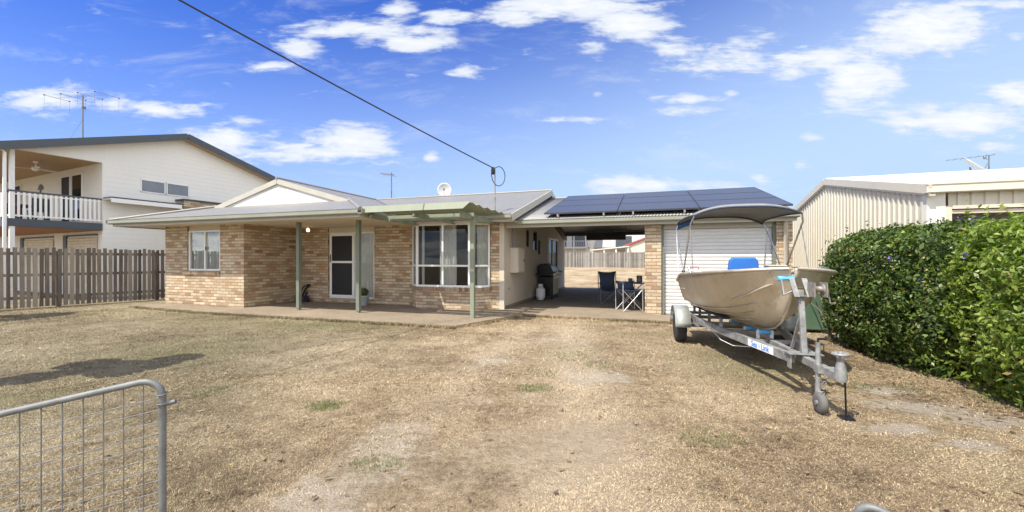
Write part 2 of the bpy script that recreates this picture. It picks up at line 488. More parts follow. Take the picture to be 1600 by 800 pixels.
# ------------------------------------------------------------------ mesh builder
class MB:
    def __init__(s):
        s.v, s.f, s.sm, s.T = [], [], [], None

    def add(s, vs, fs, smooth=False):
        o = len(s.v)
        if s.T is not None:
            vs = [s.T @ Vector(q) for q in vs]
        s.v += [tuple(q) for q in vs]
        s.f += [tuple(i + o for i in f) for f in fs]
        s.sm += [smooth] * len(fs)
        return s

    def poly(s, pts):
        return s.add(pts, [tuple(range(len(pts)))])

    def box(s, x0, x1, y0, y1, z0, z1):
        vs = [(x, y, z) for z in (z0, z1) for y in (y0, y1) for x in (x0, x1)]
        return s.add(vs, [(0, 2, 3, 1), (4, 5, 7, 6), (0, 1, 5, 4), (2, 6, 7, 3), (0, 4, 6, 2), (1, 3, 7, 5)])

    def beam(s, a, b, w, h, up=(0, 0, 1)):
        a, b = Vector(a), Vector(b)
        d = (b - a).normalized()
        up = Vector(up)
        sd = d.cross(up)
        if sd.length < 1e-4:
            sd = d.cross(Vector((1, 0, 0)))
        sd.normalize()
        un = sd.cross(d)
        vs = []
        for e in (a, b):
            for (i, j) in ((-1, -1), (1, -1), (1, 1), (-1, 1)):
                vs.append(e + sd * (i * w / 2) + un * (j * h / 2))
        return s.add(vs, [(3, 2, 1, 0), (4, 5, 6, 7), (0, 1, 5, 4), (1, 2, 6, 5), (2, 3, 7, 6), (3, 0, 4, 7)])

    def tube(s, pts, r, n=8, closed=False):
        pts = [Vector(q) for q in pts]
        rs = r if isinstance(r, (list, tuple)) else [r] * len(pts)
        k = len(pts)
        t0 = (pts[1] - pts[0]).normalized()
        nrm = t0.cross(Vector((0, 0, 1)))
        if nrm.length < 1e-3:
            nrm = t0.cross(Vector((1, 0, 0)))
        nrm.normalize()
        vs, fs = [], []
        for i in range(k):
            if closed:
                t = (pts[(i + 1) % k] - pts[i - 1]).normalized()
            else:
                t = (pts[min(i + 1, k - 1)] - pts[max(i - 1, 0)]).normalized()
            nrm = (nrm - t * nrm.dot(t))
            nrm.normalize()
            bn = t.cross(nrm)
            for j in range(n):
                a = 2 * math.pi * j / n
                vs.append(pts[i] + (nrm * math.cos(a) + bn * math.sin(a)) * rs[i])
        seg = k if closed else k - 1
        for i in range(seg):
            for j in range(n):
                a0, a1 = i * n + j, i * n + (j + 1) % n
                b0, b1 = ((i + 1) % k) * n + j, ((i + 1) % k) * n + (j + 1) % n
                fs.append((a0, a1, b1, b0))
        s.add(vs, fs, True)
        if not closed:
            s.add(vs[:n][::-1], [tuple(range(n))])
            s.add(vs[-n:], [tuple(range(n))])
        return s

    def lathe(s, prof, c=(0, 0, 0), n=20, axis='Z'):
        vs, fs = [], []
        for (r, z) in prof:
            for j in range(n):
                a = 2 * math.pi * j / n
                x, y = r * math.cos(a), r * math.sin(a)
                q = {'Z': (x, y, z), 'X': (z, x, y), 'Y': (y, z, x)}[axis]
                vs.append((q[0] + c[0], q[1] + c[1], q[2] + c[2]))
        k = len(prof)
        for i in range(k - 1):
            for j in range(n):
                fs.append((i * n + j, i * n + (j + 1) % n, (i + 1) * n + (j + 1) % n, (i + 1) * n + j))
        s.add(vs, fs, True)
        s.add(vs[:n][::-1], [tuple(range(n))])
        s.add(vs[-n:], [tuple(range(n))])
        return s

    def prism(s, pts, d):
        """extrude polygon pts by vector d"""
        d = Vector(d)
        n = len(pts)
        a = [Vector(q) for q in pts]
        vs = a + [q + d for q in a]
        fs = [tuple(range(n))[::-1], tuple(range(n, 2 * n))]
        fs += [(i, (i + 1) % n, (i + 1) % n + n, i + n) for i in range(n)]
        return s.add(vs, fs)

    def grid(s, rows, smooth=True, closed=False):
        """rows of equal-length point lists"""
        n = len(rows[0])
        vs = [q for r in rows for q in r]
        fs = []
        for i in range(len(rows) - 1):
            for j in range(n if closed else n - 1):
                fs.append((i * n + j, i * n + (j + 1) % n, (i + 1) * n + (j + 1) % n, (i + 1) * n + j))
        return s.add(vs, fs, smooth)

    def build(s, name, m, parent=None, matrix=None, bevel=0.0, solid=0.0, solid_off=-1.0):
        me = bpy.data.meshes.new(name)
        me.from_pydata(s.v, [], s.f)
        me.polygons.foreach_set('use_smooth', s.sm)
        uvl = me.uv_layers.new(name='UVMap')
        vv = np.array(s.v, dtype=np.float64).reshape(-1, 3)
        uvs = np.zeros((len(me.loops), 2))
        for pl in me.polygons:
            n = pl.normal
            ax, ay, az = abs(n.x), abs(n.y), abs(n.z)
            for li in pl.loop_indices:
                q = vv[me.loops[li].vertex_index]
                if az >= ax and az >= ay:
                    uvs[li] = (q[0], q[1])
                elif ay >= ax:
                    uvs[li] = (q[0], q[2])
                else:
                    uvs[li] = (q[1], q[2])
        uvl.data.foreach_set('uv', uvs.ravel())
        me.materials.append(m)
        me.update()
        o = bpy.data.objects.new(name, me)
        COL.objects.link(o)
        if parent is not None:
            o.parent = parent
        if matrix is not None:
            o.matrix_local = matrix
        if solid:
            md = o.modifiers.new('thickness', 'SOLIDIFY')
            md.thickness = solid
            md.offset = solid_off
        if bevel:
            md = o.modifiers.new('edges', 'BEVEL')
            md.width = bevel
            md.segments = 2
            md.limit_method = 'ANGLE'
        return o


def tag(o, label, cat, group=None, kind=None):
    if label:
        o['label'] = label
    if cat:
        o['category'] = cat
    if group:
        o['group'] = group
    if kind:
        o['kind'] = kind
    return o


def thing(name, label, cat, matrix, group=None):
    o = bpy.data.objects.new(name, None)
    o.empty_display_size = 0.2
    COL.objects.link(o)
    o.matrix_world = matrix
    return tag(o, label, cat, group)


def T(x=0, y=0, z=0):
    return Matrix.Translation((x, y, z))


def arc(c, r, a0, a1, n, ex, ey):
    c, ex, ey = Vector(c), Vector(ex), Vector(ey)
    return [c + ex * (r * math.cos(a0 + (a1 - a0) * i / n)) + ey * (r * math.sin(a0 + (a1 - a0) * i / n)) for i in range(n + 1)]


def mesh_np(name, verts, nper, m, parent=None):
    """many separate small polygons, nper vertices each"""
    n = len(verts) // nper
    me = bpy.data.meshes.new(name)
    me.vertices.add(len(verts))
    me.vertices.foreach_set('co', np.ascontiguousarray(verts, dtype=np.float32).ravel())
    me.loops.add(n * nper)
    me.loops.foreach_set('vertex_index', np.arange(n * nper, dtype=np.int32))
    me.polygons.add(n)
    me.polygons.foreach_set('loop_start', np.arange(0, n * nper, nper, dtype=np.int32))
    me.update(calc_edges=True)
    me.materials.append(m)
    o = bpy.data.objects.new(name, me)
    COL.objects.link(o)
    if parent is not None:
        o.parent = parent
    return o


# ================================================================== SETTING
def gz(x, y):
    t = min(1, max(0, (y - 20) / 22))
    return 0.52 * t * t * (3 - 2 * t)


rows = []
ys = [-60, -30, -12, -4, 0] + [i * 1.0 for i in range(1, 24)] + [24 + 2 * i for i in range(0, 14)] + [60, 90, 150, 300]
xs = [-300, -120, -60, -30] + [i * 2.0 for i in range(-10, 11)] + [30, 60, 120, 300]
for y in ys:
    rows.append([(x, y, gz(x, y) + 0.03 * (mnoise.noise(Vector((x * .5, y * .5, 0))) if abs(x) < 25 and 0 < y < 10 else 0) * 0.5) for x in xs])
gb = MB()
gb.grid(rows, True)
ground = gb.build('lawn', M['lawn'])
tag(ground, 'dry straw coloured front lawn with bare sandy patches', None, None, 'structure')


def fvert(y):
    return y


# porch slab, path beside the bedroom, carport slab
def slab(name, pts, z0, z1, label):
    q = MB()
    q.prism([(a, b_, z0) for a, b_ in pts], (0, 0, z1 - z0))
    o = q.build(name, M['concrete'], None, H, bevel=0.012)
    tag(o, label, None, None, 'structure')
    return o


slab('porch_slab', [(-0.6, -.93), (7.15, -.93), (7.95, 1.28), (7.95, 2.4), (-0.6, 2.4)], -.1, .066, 'concrete porch floor under the verandah and pergola')
slab('path', [(-3.75, -.62), (-.6, -.90), (-.6, .02), (-3.75, .02)], -.1, .062, 'narrow concrete path below the bedroom window')
slab('carport_slab', [(7.95, 1.28), (14.6, 1.16), (14.6, 11.0), (7.0, 11.0), (7.0, 2.4), (7.95, 2.4)], -.1, .060, 'shaded concrete floor of the open carport')

# ================================================================== HOUSE
house = thing('brick_house', 'single storey brick house with grey metal roof, white front gable and green verandah posts', 'house', H)
w = MB()
ZT = 2.46


def wall_u(q, v0, v1, u0, u1, holes=(), z0=.07, z1=ZT):
    """wall along u with rectangular holes (u0,u1,z0,z1)"""
    cuts = sorted(holes)
    cur = u0
    for (a, b_, c_, d_) in cuts:
        q.box(cur, a, v0, v1, z0, z1)
        if c_ > z0:
            q.box(a, b_, v0, v1, z0, c_)
        if d_ < z1:
            q.box(a, b_, v0, v1, d_, z1)
        cur = b_
    q.box(cur, u1, v0, v1, z0, z1)


wall_u(w, 0, .23, -3.29, 0, [(-2.32, -.94, 1.10, ZT)])
w.box(-3.29, -3.06, .23, 10.5, .07, ZT)
w.box(-.23, 0, .23, 1.95, .07, ZT)
wall_u(w, 1.95, 2.18, -.23, 7.06, [(1.18, 2.95, .2, ZT), (4.32, 6.79, .07, ZT)])
w.build('wall', M['brick'], house)
bw = MB()
# bay window brick base, canted plan, with a rowlock course on top
bay = [(4.30, 1.95), (4.70, 1.49), (6.39, 1.49), (6.81, 1.95)]
bw.prism([(a, b_, .066) for a, b_ in bay] + [(6.81, 2.12, .066), (4.30, 2.12, .066)], (0, 0, .50))
bw.build('bay_wall', M['brick'], house)
rl = MB()
big = [(4.26, 1.948), (4.683, 1.455), (6.407, 1.455), (6.85, 1.948)]
for i in range(3):
    a, c_ = Vector((*big[i], 0)), Vector((*big[i + 1], 0))
    L = (c_ - a).length
    n = max(3, int(round(L / .086)))
    d = (c_ - a) / n
    nn = Vector((d.y, -d.x, 0)).normalized()
    for k in range(n):
        p0 = a + d * (k + .06)
        p1 = a + d * (k + .94)
        mid = (p0 + p1) / 2
        rl.beam(mid + nn * .0 + Vector((0, 0, .62)), mid - nn * .16 + Vector((0, 0, .655)), (p1 - p0).length, .105)
brick_stops = [(0.0, (0.24, 0.15, 0.10)), (0.4, (0.42, 0.31, 0.21)), (1.0, (0.52, 0.42, 0.31))]
m, nt, b, out = newmat('sill_brick')
g = NT(nt)
geo = g.n('ShaderNodeNewGeometry')
nz = g.noise(geo.outputs['Position'], 25, 4, .7)
cc = g.ramp(geo.outputs['Random Per Island'], brick_stops)
g.put(b.inputs['Base Color'], g.mix(.5, cc, g.ramp(nz, [(.3, (.4, .36, .32)), (.7, (1, 1, 1))]), 'MULTIPLY'))
b.inputs['Roughness'].default_value = .9
M['sill_brick'] = m
rl.build('bay_sill', M['sill_brick'], house)
sl = MB()
n = 18
for k in range(n):
    u0 = -2.47 + k * .0865
    sl.beam((u0 + .04, -.05, 1.035), (u0 + .04, .12, 1.085), .076, .09)
sl.build('window_sill', M['sill_brick'], house)

rw = MB()
# rendered side wall to the carport, with openings
cu = [(4.1, 4.45, 1.85, 2.42), (4.95, 5.5, 1.74, 2.42), (5.62, 5.98, 1.6, 2.15), (7.2, 9.0, .1, 2.3)]
cur = 1.96
for (a, b_, c_, d_) in cu:
    rw.box(7.06, 7.2, cur, a, .066, 2.6)
    rw.box(7.06, 7.2, a, b_, .066, c_)
    rw.box(7.06, 7.2, a, b_, d_, 2.6)
    cur = b_
rw.box(7.06, 7.2, cur, 10.5, .066, 2.6)
# gable infill
rw.prism([(7.06, 1.96, 2.6), (7.06, 10.3, 2.6), (7.06, 5.84, 3.86)], (.14, 0, 0))
rw.build('side_wall', M['cream'], house)
rw = MB()
rw.prism([(7.205, 6.2, 3.2), (7.205, 6.2, 3.585), (7.205, 10.95, 2.62), (7.205, 10.95, 2.40), (7.205, 10.3, 2.36)], (.03, 0, 0))
rw.build('gap_infill', mat('shade_tone_infill', (.07, .065, .06), .7), house)  # added panel closing the roof gap; its dark colour stands in for shade
sk = MB()
sk.box(7.201, 7.215, 2.0, 10.5, .066, .16)
sk.build('plinth', M['concrete'], house)
bk = MB()
bk.box(-3.06, 7.06, 10.3, 10.5, .066, ZT)
bk.build('rear_wall', M['brick'], house)
fl = MB()
fl.box(-3.06, 7.06, 2.2, 10.3, .1, .13)
fl.box(-3.06, -.23, .23, 2.2, .1, .13)
fl.box(4.8, 6.3, 1.6, 2.2, .1, .5)
fl.build('interior_floor', M['room'], house)
pt = MB()
pt.box(-.2, -.1, 2.2, 6.5, .13, ZT)
pt.box(3.4, 3.5, 2.2, 6.5, .13, ZT)
pt.box(-3.06, 7.06, 6.5, 6.6, .13, ZT)
pt.box(-3.06, 7.06, 4.0, 4.03, .13, .14)
pt.build('partition', M['room'], house)

# soffit / ceiling sheet
so = MB()
so.prism([(-4.33, -.74, ZT), (4.58, -.74, ZT), (4.58, 1.36, ZT), (7.6, 1.36, ZT), (7.6, 1.95, ZT), (7.06, 1.95, ZT), (7.06, 10.5, ZT), (-4.33, 10.5, ZT)], (0, 0, .015))
so.build('soffit', M['soffit'], house)
# lintel panels above openings
for bx in ((-2.32, -.94, .06, .12, 2.31, ZT - .002), (1.18, 2.95, 2.0, 2.06, 2.30, ZT - .002)):
    lp = MB()
    lp.box(*bx)
    lp.build('head_panel', M['cream'], house)

# roof
EZ, RZ = 2.63, 3.93
r1 = MB()
r1.poly([(-4.40, -.82, EZ - .02), (4.65, -.82, EZ - .02), (2.74, 1.11, 3.17), (-2.49, 1.11, 3.17)])
r1.poly([(4.6, 1.35, EZ), (7.65, 1.30, EZ - .015), (7.65, 5.84, RZ), (.125, 5.84, RZ)])
r1.poly([(.125, 5.84, RZ), (7.65, 5.84, RZ), (7.65, 6.5, 3.738), (7.2, 6.5, 3.738), (7.2, 10.9, 2.46), (-4.9, 10.9, 2.46)])
roof = r1.build('roof', M['roof_u'], house, solid=.03)
r2 = MB()
r2.poly([(4.65, -.82, EZ - .02), (4.65, 1.30, EZ - .015), (.125, 5.84, RZ), (.125, .98, RZ), (2.80, .98, 3.155)])
r2.poly([(-4.40, -.82, EZ - .02), (-2.55, .98, 3.155), (.125, .98, RZ), (.125, 5.84, RZ), (-4.9, 10.9, 2.46), (-4.40, 10.3, EZ - .02)])
r2.build('roof_side', M['roof_v'], house, solid=.03)
cp = MB()
for a, b_ in (((.125, .96, RZ + .01), (.125, 5.84, RZ + .01)), ((.125, 5.84, RZ + .012), (7.66, 5.84, RZ + .012)),
              ((4.65, -.82, EZ - .005), (2.76, 1.05, 3.185)), ((-4.4, -.82, EZ - .005), (-2.52, 1.05, 3.185))):
    cp = MB()
    cp.tube([a, b_], .045, 8)
    cp.build('ridge_capping', M['capping'], roof)
vl = MB()
vl.beam((4.6, 1.35, EZ + .018), (.2, 5.76, RZ - .002), .07, .008)
vl.build('valley', M['ant'], roof)
# front gable: white panel + barge boards
gp = MB()
gp.prism([(-2.45, 1.02, 3.13), (2.7, 1.02, 3.13), (.125, 1.02, 3.87)], (0, .05, 0))
gpo = gp.build('gable_panel', M['white_panel'], house)
bb = MB()
for s_ in (-1, 1):
    bb.beam((.125, .99, RZ - .085), (.125 + s_ * 2.66, .99, 3.155 - .065), .03, .15)
    bb.beam((.125, 1.012, RZ - .21), (.125 + s_ * 2.35, 1.012, 3.205), .012, .05)
bb.build('barge_board', M['fascia'], gpo)
# gutters and fascia
gu = MB()


def gutter(q, a, b_, out_, h=.115, d=.11):
    a, b_, out_ = Vector(a), Vector(b_), Vector(out_)
    prof = [(0, 0), (d * .85, 0), (d, h * .2), (d, h * .85), (d * 1.08, h), (d * .94, h), (d * .9, .02), (0, .02)]
    rows_ = [[e + out_ * x + Z3 * z for (x, z) in prof] for e in (a, b_)]
    q.grid(rows_, False, True)
    for rr in rows_:
        q.poly(rr)


gutter(gu, (-4.40, -.76, 2.50), (4.62, -.76, 2.50), (0, -1, 0))
gutter(gu, (-4.38, 10.3, 2.50), (-4.38, -.87, 2.50), (-1, 0, 0))
gutter(gu, (4.62, -.87, 2.50), (4.62, 1.25, 2.50), (1, 0, 0))
gutter(gu, (4.6, 1.36, 2.50), (7.62, 1.36, 2.50), (0, -1, 0))
gu.build('gutter', M['gutter'], house)
fa = MB()
fa.box(-4.37, 4.60, -.758, -.738, 2.43, 2.60)
fa.box(-4.375, -4.355, -.737, 10.3, 2.43, 2.60)
fa.box(4.60, 4.62, -.737, 1.36, 2.43, 2.60)
fa.box(4.62, 7.62, 1.362, 1.382, 2.43, 2.60)
fa.build('fascia', M['fascia'], house)
# verge barge on the carport side gable
vb = MB()
vb.beam((7.64, 1.30, EZ - .10), (7.64, 5.84, RZ - .085), .03, .19)
vb.beam((7.64, 5.84, RZ - .085), (7.64, 6.5, 3.655), .03, .19)
vb.build('verge_board', M['fascia'], house)
vs_ = MB()
vs_.prism([(7.2, 1.4, EZ - .16), (7.62, 1.4, EZ - .16), (7.62, 5.84, RZ - .16), (7.2, 5.84, RZ - .16)], (0, 0, .012))
vs_.prism([(7.2, 5.84, RZ - .16), (7.62, 5.84, RZ - .16), (7.62, 6.5, 3.58), (7.2, 6.5, 3.58)], (0, 0, .012))
vs_.build('verge_soffit', M['soffit'], house)
# corner flashing post between brick and render
cpz = MB()
cpz.box(7.062, 7.20, 1.938, 1.957, .066, 2.44)
cpz.build('corner_trim', M['cream'], house)
# posts
for (u0, v0) in ((1.9, .1), (3.85, .12)):
    q = MB()
    q.box(u0 - .05, u0 + .05, v0 - .05, v0 + .05, .10, ZT - .002)
    po = q.build('verandah_post', M['green_post'], house, bevel=.006)
    q = MB()
    q.box(u0 - .035, u0 + .035, v0 - .035, v0 + .035, .066, .10)
    q.build('post_foot', M['galv'], po)


# windows
def curtain(q, x0, x1, y, z0, z1, amp=.025, pitch=.09, axis='u'):
    n = max(8, int(abs(x1 - x0) / pitch * 6))
    rows_ = []
    for z in (z0, (z0 + z1) / 2, z1):
        rr = []
        for i in range(n + 1):
            t = i / n
            x = x0 + (x1 - x0) * t
            ph = x / pitch * 2 * math.pi
            d = amp * math.sin(ph + .6 * math.sin(x * 7)) * (0.7 if z == z1 else 1)
            rr.append((x, y + d, z) if axis == 'u' else (y + d, x, z))
        rows_.append(rr)
    q.grid(rows_, True)


def frame_u(q, u0, u1, v0, v1, z0, z1, t=.045, mull=(), tran=()):
    q.box(u0, u0 + t, v0, v1, z0, z1)
    q.box(u1 - t, u1, v0, v1, z0, z1)
    q.box(u0 + t, u1 - t, v0, v1, z0, z0 + t)
    q.box(u0 + t, u1 - t, v0, v1, z1 - t, z1)
    for x in mull:
        q.box(x - t / 2, x + t / 2, v0 + .003, v1 - .003, z0 + t, z1 - t)
    for z in tran:
        q.box(u0 + t, u1 - t, v0 + .005, v1 - .005, z - t / 2, z + t / 2)


# bedroom window
q = MB()
frame_u(q, -2.30, -.96, .03, .10, 1.11, 2.31, .05, (-1.62,))
fr = q.build('window', M['white_alu'], house)
q = MB()
q.box(-2.26, -1.0, .06, .066, 1.15, 2.27)
q.build('pane', M['glass'], fr)
q = MB()
curtain(q, -2.28, -.98, .14, 1.1, 2.3)
q.build('curtain', M['curtain'], fr)
q = MB()
q.box(-1.585, -1.56, .02, .035, 1.72, 1.82)
q.build('latch', M['black'], fr)

# sliding screen door and fixed side pane
q = MB()
frame_u(q, 1.20, 2.94, 2.0, 2.10, .205, 2.30, .05, (2.17,))
df = q.build('door_frame', M['white_alu'], house)
q = MB()
frame_u(q, 1.245, 2.17, 1.975, 1.998, .25, 2.255, .065, (), (1.36,))
dr = q.build('screen_door', M['white_alu'], house)
q = MB()
q.box(1.30, 2.11, 1.985, 1.988, .31, 2.20)
q.build('screen', M['screen'], dr)
q = MB()
q.box(1.262, 1.285, 1.955, 1.974, 1.35, 1.6)
q.build('handle', M['black'], dr)
q = MB()
q.box(2.2, 2.9, 2.04, 2.046, .26, 2.25)
q.build('side_pane', M['glass'], df)
q = MB()
curtain(q, 2.15, 2.95, 2.11, .22, 2.3, .03, .12)
q.build('curtain', M['curtain'], df)
q = MB()
q.box(1.2, 2.94, 1.94, 2.0, .14, .2)
q.build('door_step', M['sill_brick'], df)

# bay window: three faces
bz0, bz1, btr = .68, 2.44, 1.27
pts = [(4.34, 1.93), (4.72, 1.515), (6.37, 1.515), (6.77, 1.93)]
for i, nm in enumerate((0, 1, 0)):
    a, c_ = Vector((*pts[i], 0)), Vector((*pts[i + 1], 0))
    L = (c_ - a).length
    ang = math.atan2(c_.y - a.y, c_.x - a.x)
    mt = T(a.x, a.y, 0) @ Matrix.Rotation(ang, 4, 'Z')
    q = MB()
    frame_u(q, 0, L, -.03, .03, bz0, bz1, .05, ((L / 2,) if nm else ()), (btr,))
    o = q.build('window', M['white_alu'], house, mt)
    q = MB()
    q.box(.03, L - .03, -.003, .003, bz0 + .03, bz1 - .03)
    q.build('pane', M['glass'], o)
    q = MB()
    if nm:
        curtain(q, .60, 1.12, .22, bz0, bz1, .03, .11)
        curtain(q, .03, .12, .2, bz0, bz1, .02, .09)
    elif i == 2:
        curtain(q, .24, .56, .08, bz0, bz1, .03, .11)
    else:
        curtain(q, .1, .4, .08, bz0, bz1, .03, .11)
    q.build('curtain', M['curtain'], o)
q = MB()
q.prism([(a, b_, bz1) for a, b_ in pts] + [(6.79, 2.1, bz1), (4.32, 2.1, bz1)], (0, 0, .018))
q.build('bay_head', M['cream'], house)

# dark openings on the carport side wall
for (a, b_, c_, d_) in cu[:3]:
    q = MB()
    q.box(7.1, 7.19, a, a + .03, c_, d_)
    q.box(7.1, 7.19, b_ - .03, b_, c_, d_)
    q.box(7.1, 7.19, a + .03, b_ - .03, c_, c_ + .03)
    q.box(7.1, 7.19, a + .03, b_ - .03, d_ - .03, d_)
    o = q.build('window', M['charcoal'], house)
    q = MB()
    q.box(7.14, 7.146, a + .02, b_ - .02, c_ + .02, d_ - .02)
    q.build('pane', M['glass_dark'], o)
q = MB()
q.box(7.1, 7.215, 7.2, 7.25, .1, 2.3)
q.box(7.1, 7.215, 8.95, 9.0, .1, 2.3)
q.box(7.1, 7.215, 7.25, 8.95, 2.24, 2.3)
q.box(7.15, 7.20, 8.0, 8.05, .1, 2.24)
o = q.build('sliding_door', M['white_alu'], house)
q = MB()
curtain(q, 7.26, 8.0, 7.1, .12, 2.24, .02, .1, 'v')
q.build('curtain', M['curtain'], o)
q = MB()
q.box(7.16, 7.165, 7.25, 8.95, .12, 2.24)
q.build('pane', M['glass_dark'], o)
# meter box
q = MB()
q.box(7.202, 7.44, 2.42, 3.08, 1.06, 1.78)
o = q.build('meter_box', M['cream'], house, bevel=.01)
q = MB()
q.box(7.44, 7.452, 2.45, 3.05, 1.09, 1.75)
o2 = q.build('box_door', M['cream'], o, bevel=.004)
q = MB()
q.tube([(7.225, 2.6, 1.78), (7.225, 2.6, 2.55)], .014, 8)
q.build('conduit', M['galv'], o)
q = MB()
q.box(7.452, 7.475, 2.97, 3.01, 1.38, 1.45)
q.build('latch', M['black'], o)
# tap on the wall
q = MB()
q.tube([(7.2, 2.25, .62), (7.26, 2.25, .62), (7.28, 2.25, .58)], .012, 6)
q.lathe([(.02, 0), (.02, .01)], (7.25, 2.25, .64), 8)
q.build('tap', M['galv'], house)
# porch light (lit)
q = MB()
q.lathe([(.05, 2.457), (.05, 2.43), (.02, 2.42), (.018, 2.40)], (1.02, 1.3, 0), 14)
pl_ = q.build('porch_light', M['cream'], house)
q = MB()
q.lathe([(.005, 2.29), (.035, 2.30), (.05, 2.34), (.035, 2.385), (.02, 2.40)], (1.02, 1.3, 0), 14)
q.build('bulb', M['lamp'], pl_)

# pergola over the bay
pg = MB()
pg.box(4.72, 7.12, .05, .10, 2.40, 2.53)
pg.box(7.00, 7.05, -.45, 1.93, 2.38, 2.51)
pg.box(4.74, 4.79, -.6, 1.93, 2.405, 2.51)
pg.box(5.9, 5.945, -.6, 1.5, 2.41, 2.51)
pgo = pg.build('pergola', M['pergola'], house)
for k, v0 in enumerate((-.72, -.22, .28, .78, 1.24)):
    q = MB()
    if k == 0:
        q.prism([(4.66, -.80, 2.525), (7.24, -.80, 2.525), (7.40, -.75, 2.675), (4.66, -.75, 2.675)], (0, .018, -.002))
        q.prism([(4.70, -.70, 2.655), (7.40, -.70, 2.655), (7.45, -.40, 2.575), (4.70, -.40, 2.575)], (0, .004, .014))
    else:
        q.prism([(4.80, v0 - .14, 2.645), (7.42, v0 - .14, 2.645), (7.46, v0 + .2, 2.555), (4.80, v0 + .2, 2.555)], (0, .004, .014))
    q.build('slat', M['pergola'], pgo)
q = MB()
q.box(7.05 - .05, 7.05 + .05, .102, .20, -.03, 2.40)
q.build('pergola_post', M['pergola'], pgo, bevel=.006)

# ================================================================== GARAGE + CARPORT
garage = thing('garage', 'brick garage with white roller door joined to an open carport', 'garage', H)
q = MB()
q.box(10.88, 11.27, 2.17, 2.40, .064, 2.34)
q.build('brick_pier', M['brick'], garage)
q = MB()
q.box(13.76, 14.08, 2.17, 2.40, .064, 2.34)
q.build('brick_pier', M['brick'], garage)
q = MB()
q.box(10.88, 11.0, 2.4, 10.4, .064, 2.36)
q.box(13.96, 14.08, 2.4, 8.5, .064, 2.36)
q.box(11.0, 13.96, 8.4, 8.5, .064, 2.36)
q.build('wall', M['brick'], garage)
q = MB()
q.box(11.27, 11.33, 2.22, 2.30, .064, 2.3)
q.build('door_jamb', M['green_post'], garage)
q = MB()
q.box(13.70, 13.76, 2.22, 2.30, .064, 2.3)
q.build('door_jamb', M['green_post'], garage)
q = MB()
q.box(11.27, 13.76, 2.25, 2.32, 2.20, 2.34)
q.build('lintel', M['fascia'], garage)
# roller door slats
q = MB()
rows_ = []
z = .075
prof = []
pitch = .089
while z < 2.2:
    prof += [(0, z), (-.013, z + pitch * .12), (-.017, z + pitch * .45), (-.012, z + pitch * .72), (.004, z + pitch * .86), (.004, z + pitch * .95)]
    z += pitch
rows_ = [[(u0, 2.335 + a, min(b_, 2.28)) for (a, b_) in prof] for u0 in (11.33, 13.70)]
q.grid(rows_, False)
rd = q.build('roller_door', M['white_steel'], garage)
q = MB()
q.box(11.335, 13.695, 2.31, 2.34, .062, .085)
q.build('bottom_rail', M['galv'], rd)
# roof: real corrugated sheet
CZ0, CV0, CRV, CRZ, CBV, CBZ = 2.51, 1.86, 6.0, 3.65, 11.05, 2.62
prof = []
n = int((14.08 - 7.22) / .076 * 6)
for i in range(n + 1):
    u0 = 7.22 + (14.08 - 7.22) * i / n
    prof.append((u0, .009 * math.sin(2 * math.pi * u0 / .076)))
q = MB()
for (va, za, vb_, zb) in ((CV0, CZ0, CRV, CRZ), (CRV, CRZ, CBV, CBZ)):
    q.grid([[(u0, va, za + d) for u0, d in prof], [(u0, vb_, zb + d) for u0, d in prof]], True)
croof = q.build('roof', mat('plain_grey_sheet', (0.20, 0.20, 0.19), .45, .1, var=.08), garage, solid=.004)
q = MB()
q.tube([(7.22, CRV, CRZ + .012), (14.1, CRV, CRZ + .012)], .05, 8)
q.build('ridge_capping', M['capping'], croof)
q = MB()
gutter(q, (7.24, 1.98, 2.385), (14.14, 1.98, 2.385), (0, -1, 0), .115, .12)
q.build('gutter', M['gutter'], garage)
q = MB()
q.box(7.22, 14.11, 1.985, 2.01, 2.31, 2.50)
q.build('fascia', M['fascia'], garage)
q = MB()
q.beam((14.10, 1.9, 2.44), (14.10, 6.0, 3.57), .025, .14)
q.beam((14.10, 6.0, 3.57), (14.10, 11.0, 2.54), .025, .14)
q.build('verge_board', M['fascia'], garage)
q = MB()
q.prism([(13.98, 2.3, 2.362), (13.98, 8.5, 2.362), (13.98, 8.5, 3.08), (13.98, 6.0, 3.58), (13.98, 2.3, 2.55)], (.08, 0, 0))
q.build('gable_infill', M['cream'], garage)
q = MB()
for v0 in (2.06, 4.2, 6.0, 8.0, 10.6):
    zt = CZ0 + (CRZ - CZ0) * (v0 - CV0) / (CRV - CV0) if v0 <= CRV else CRZ + (CBZ - CRZ) * (v0 - CRV) / (CBV - CRV)
    q.box(7.22, 10.88, v0, v0 + .05, zt - .17, zt - .012)
q.build('rafter', mat('dark_steel_beam', (.11, .10, .09), .7), garage)
q = MB()
q.box(8.22, 10.0, 10.52, 10.58, 2.33, 2.55)
q.build('rolled_blind', M['black'], garage)
q = MB()
q.tube([(13.93, 2.06, 2.39), (13.93, 2.12, 2.33), (13.93, 2.12, .10)], .045, 10)
q.build('downpipe', M['cream'], garage)

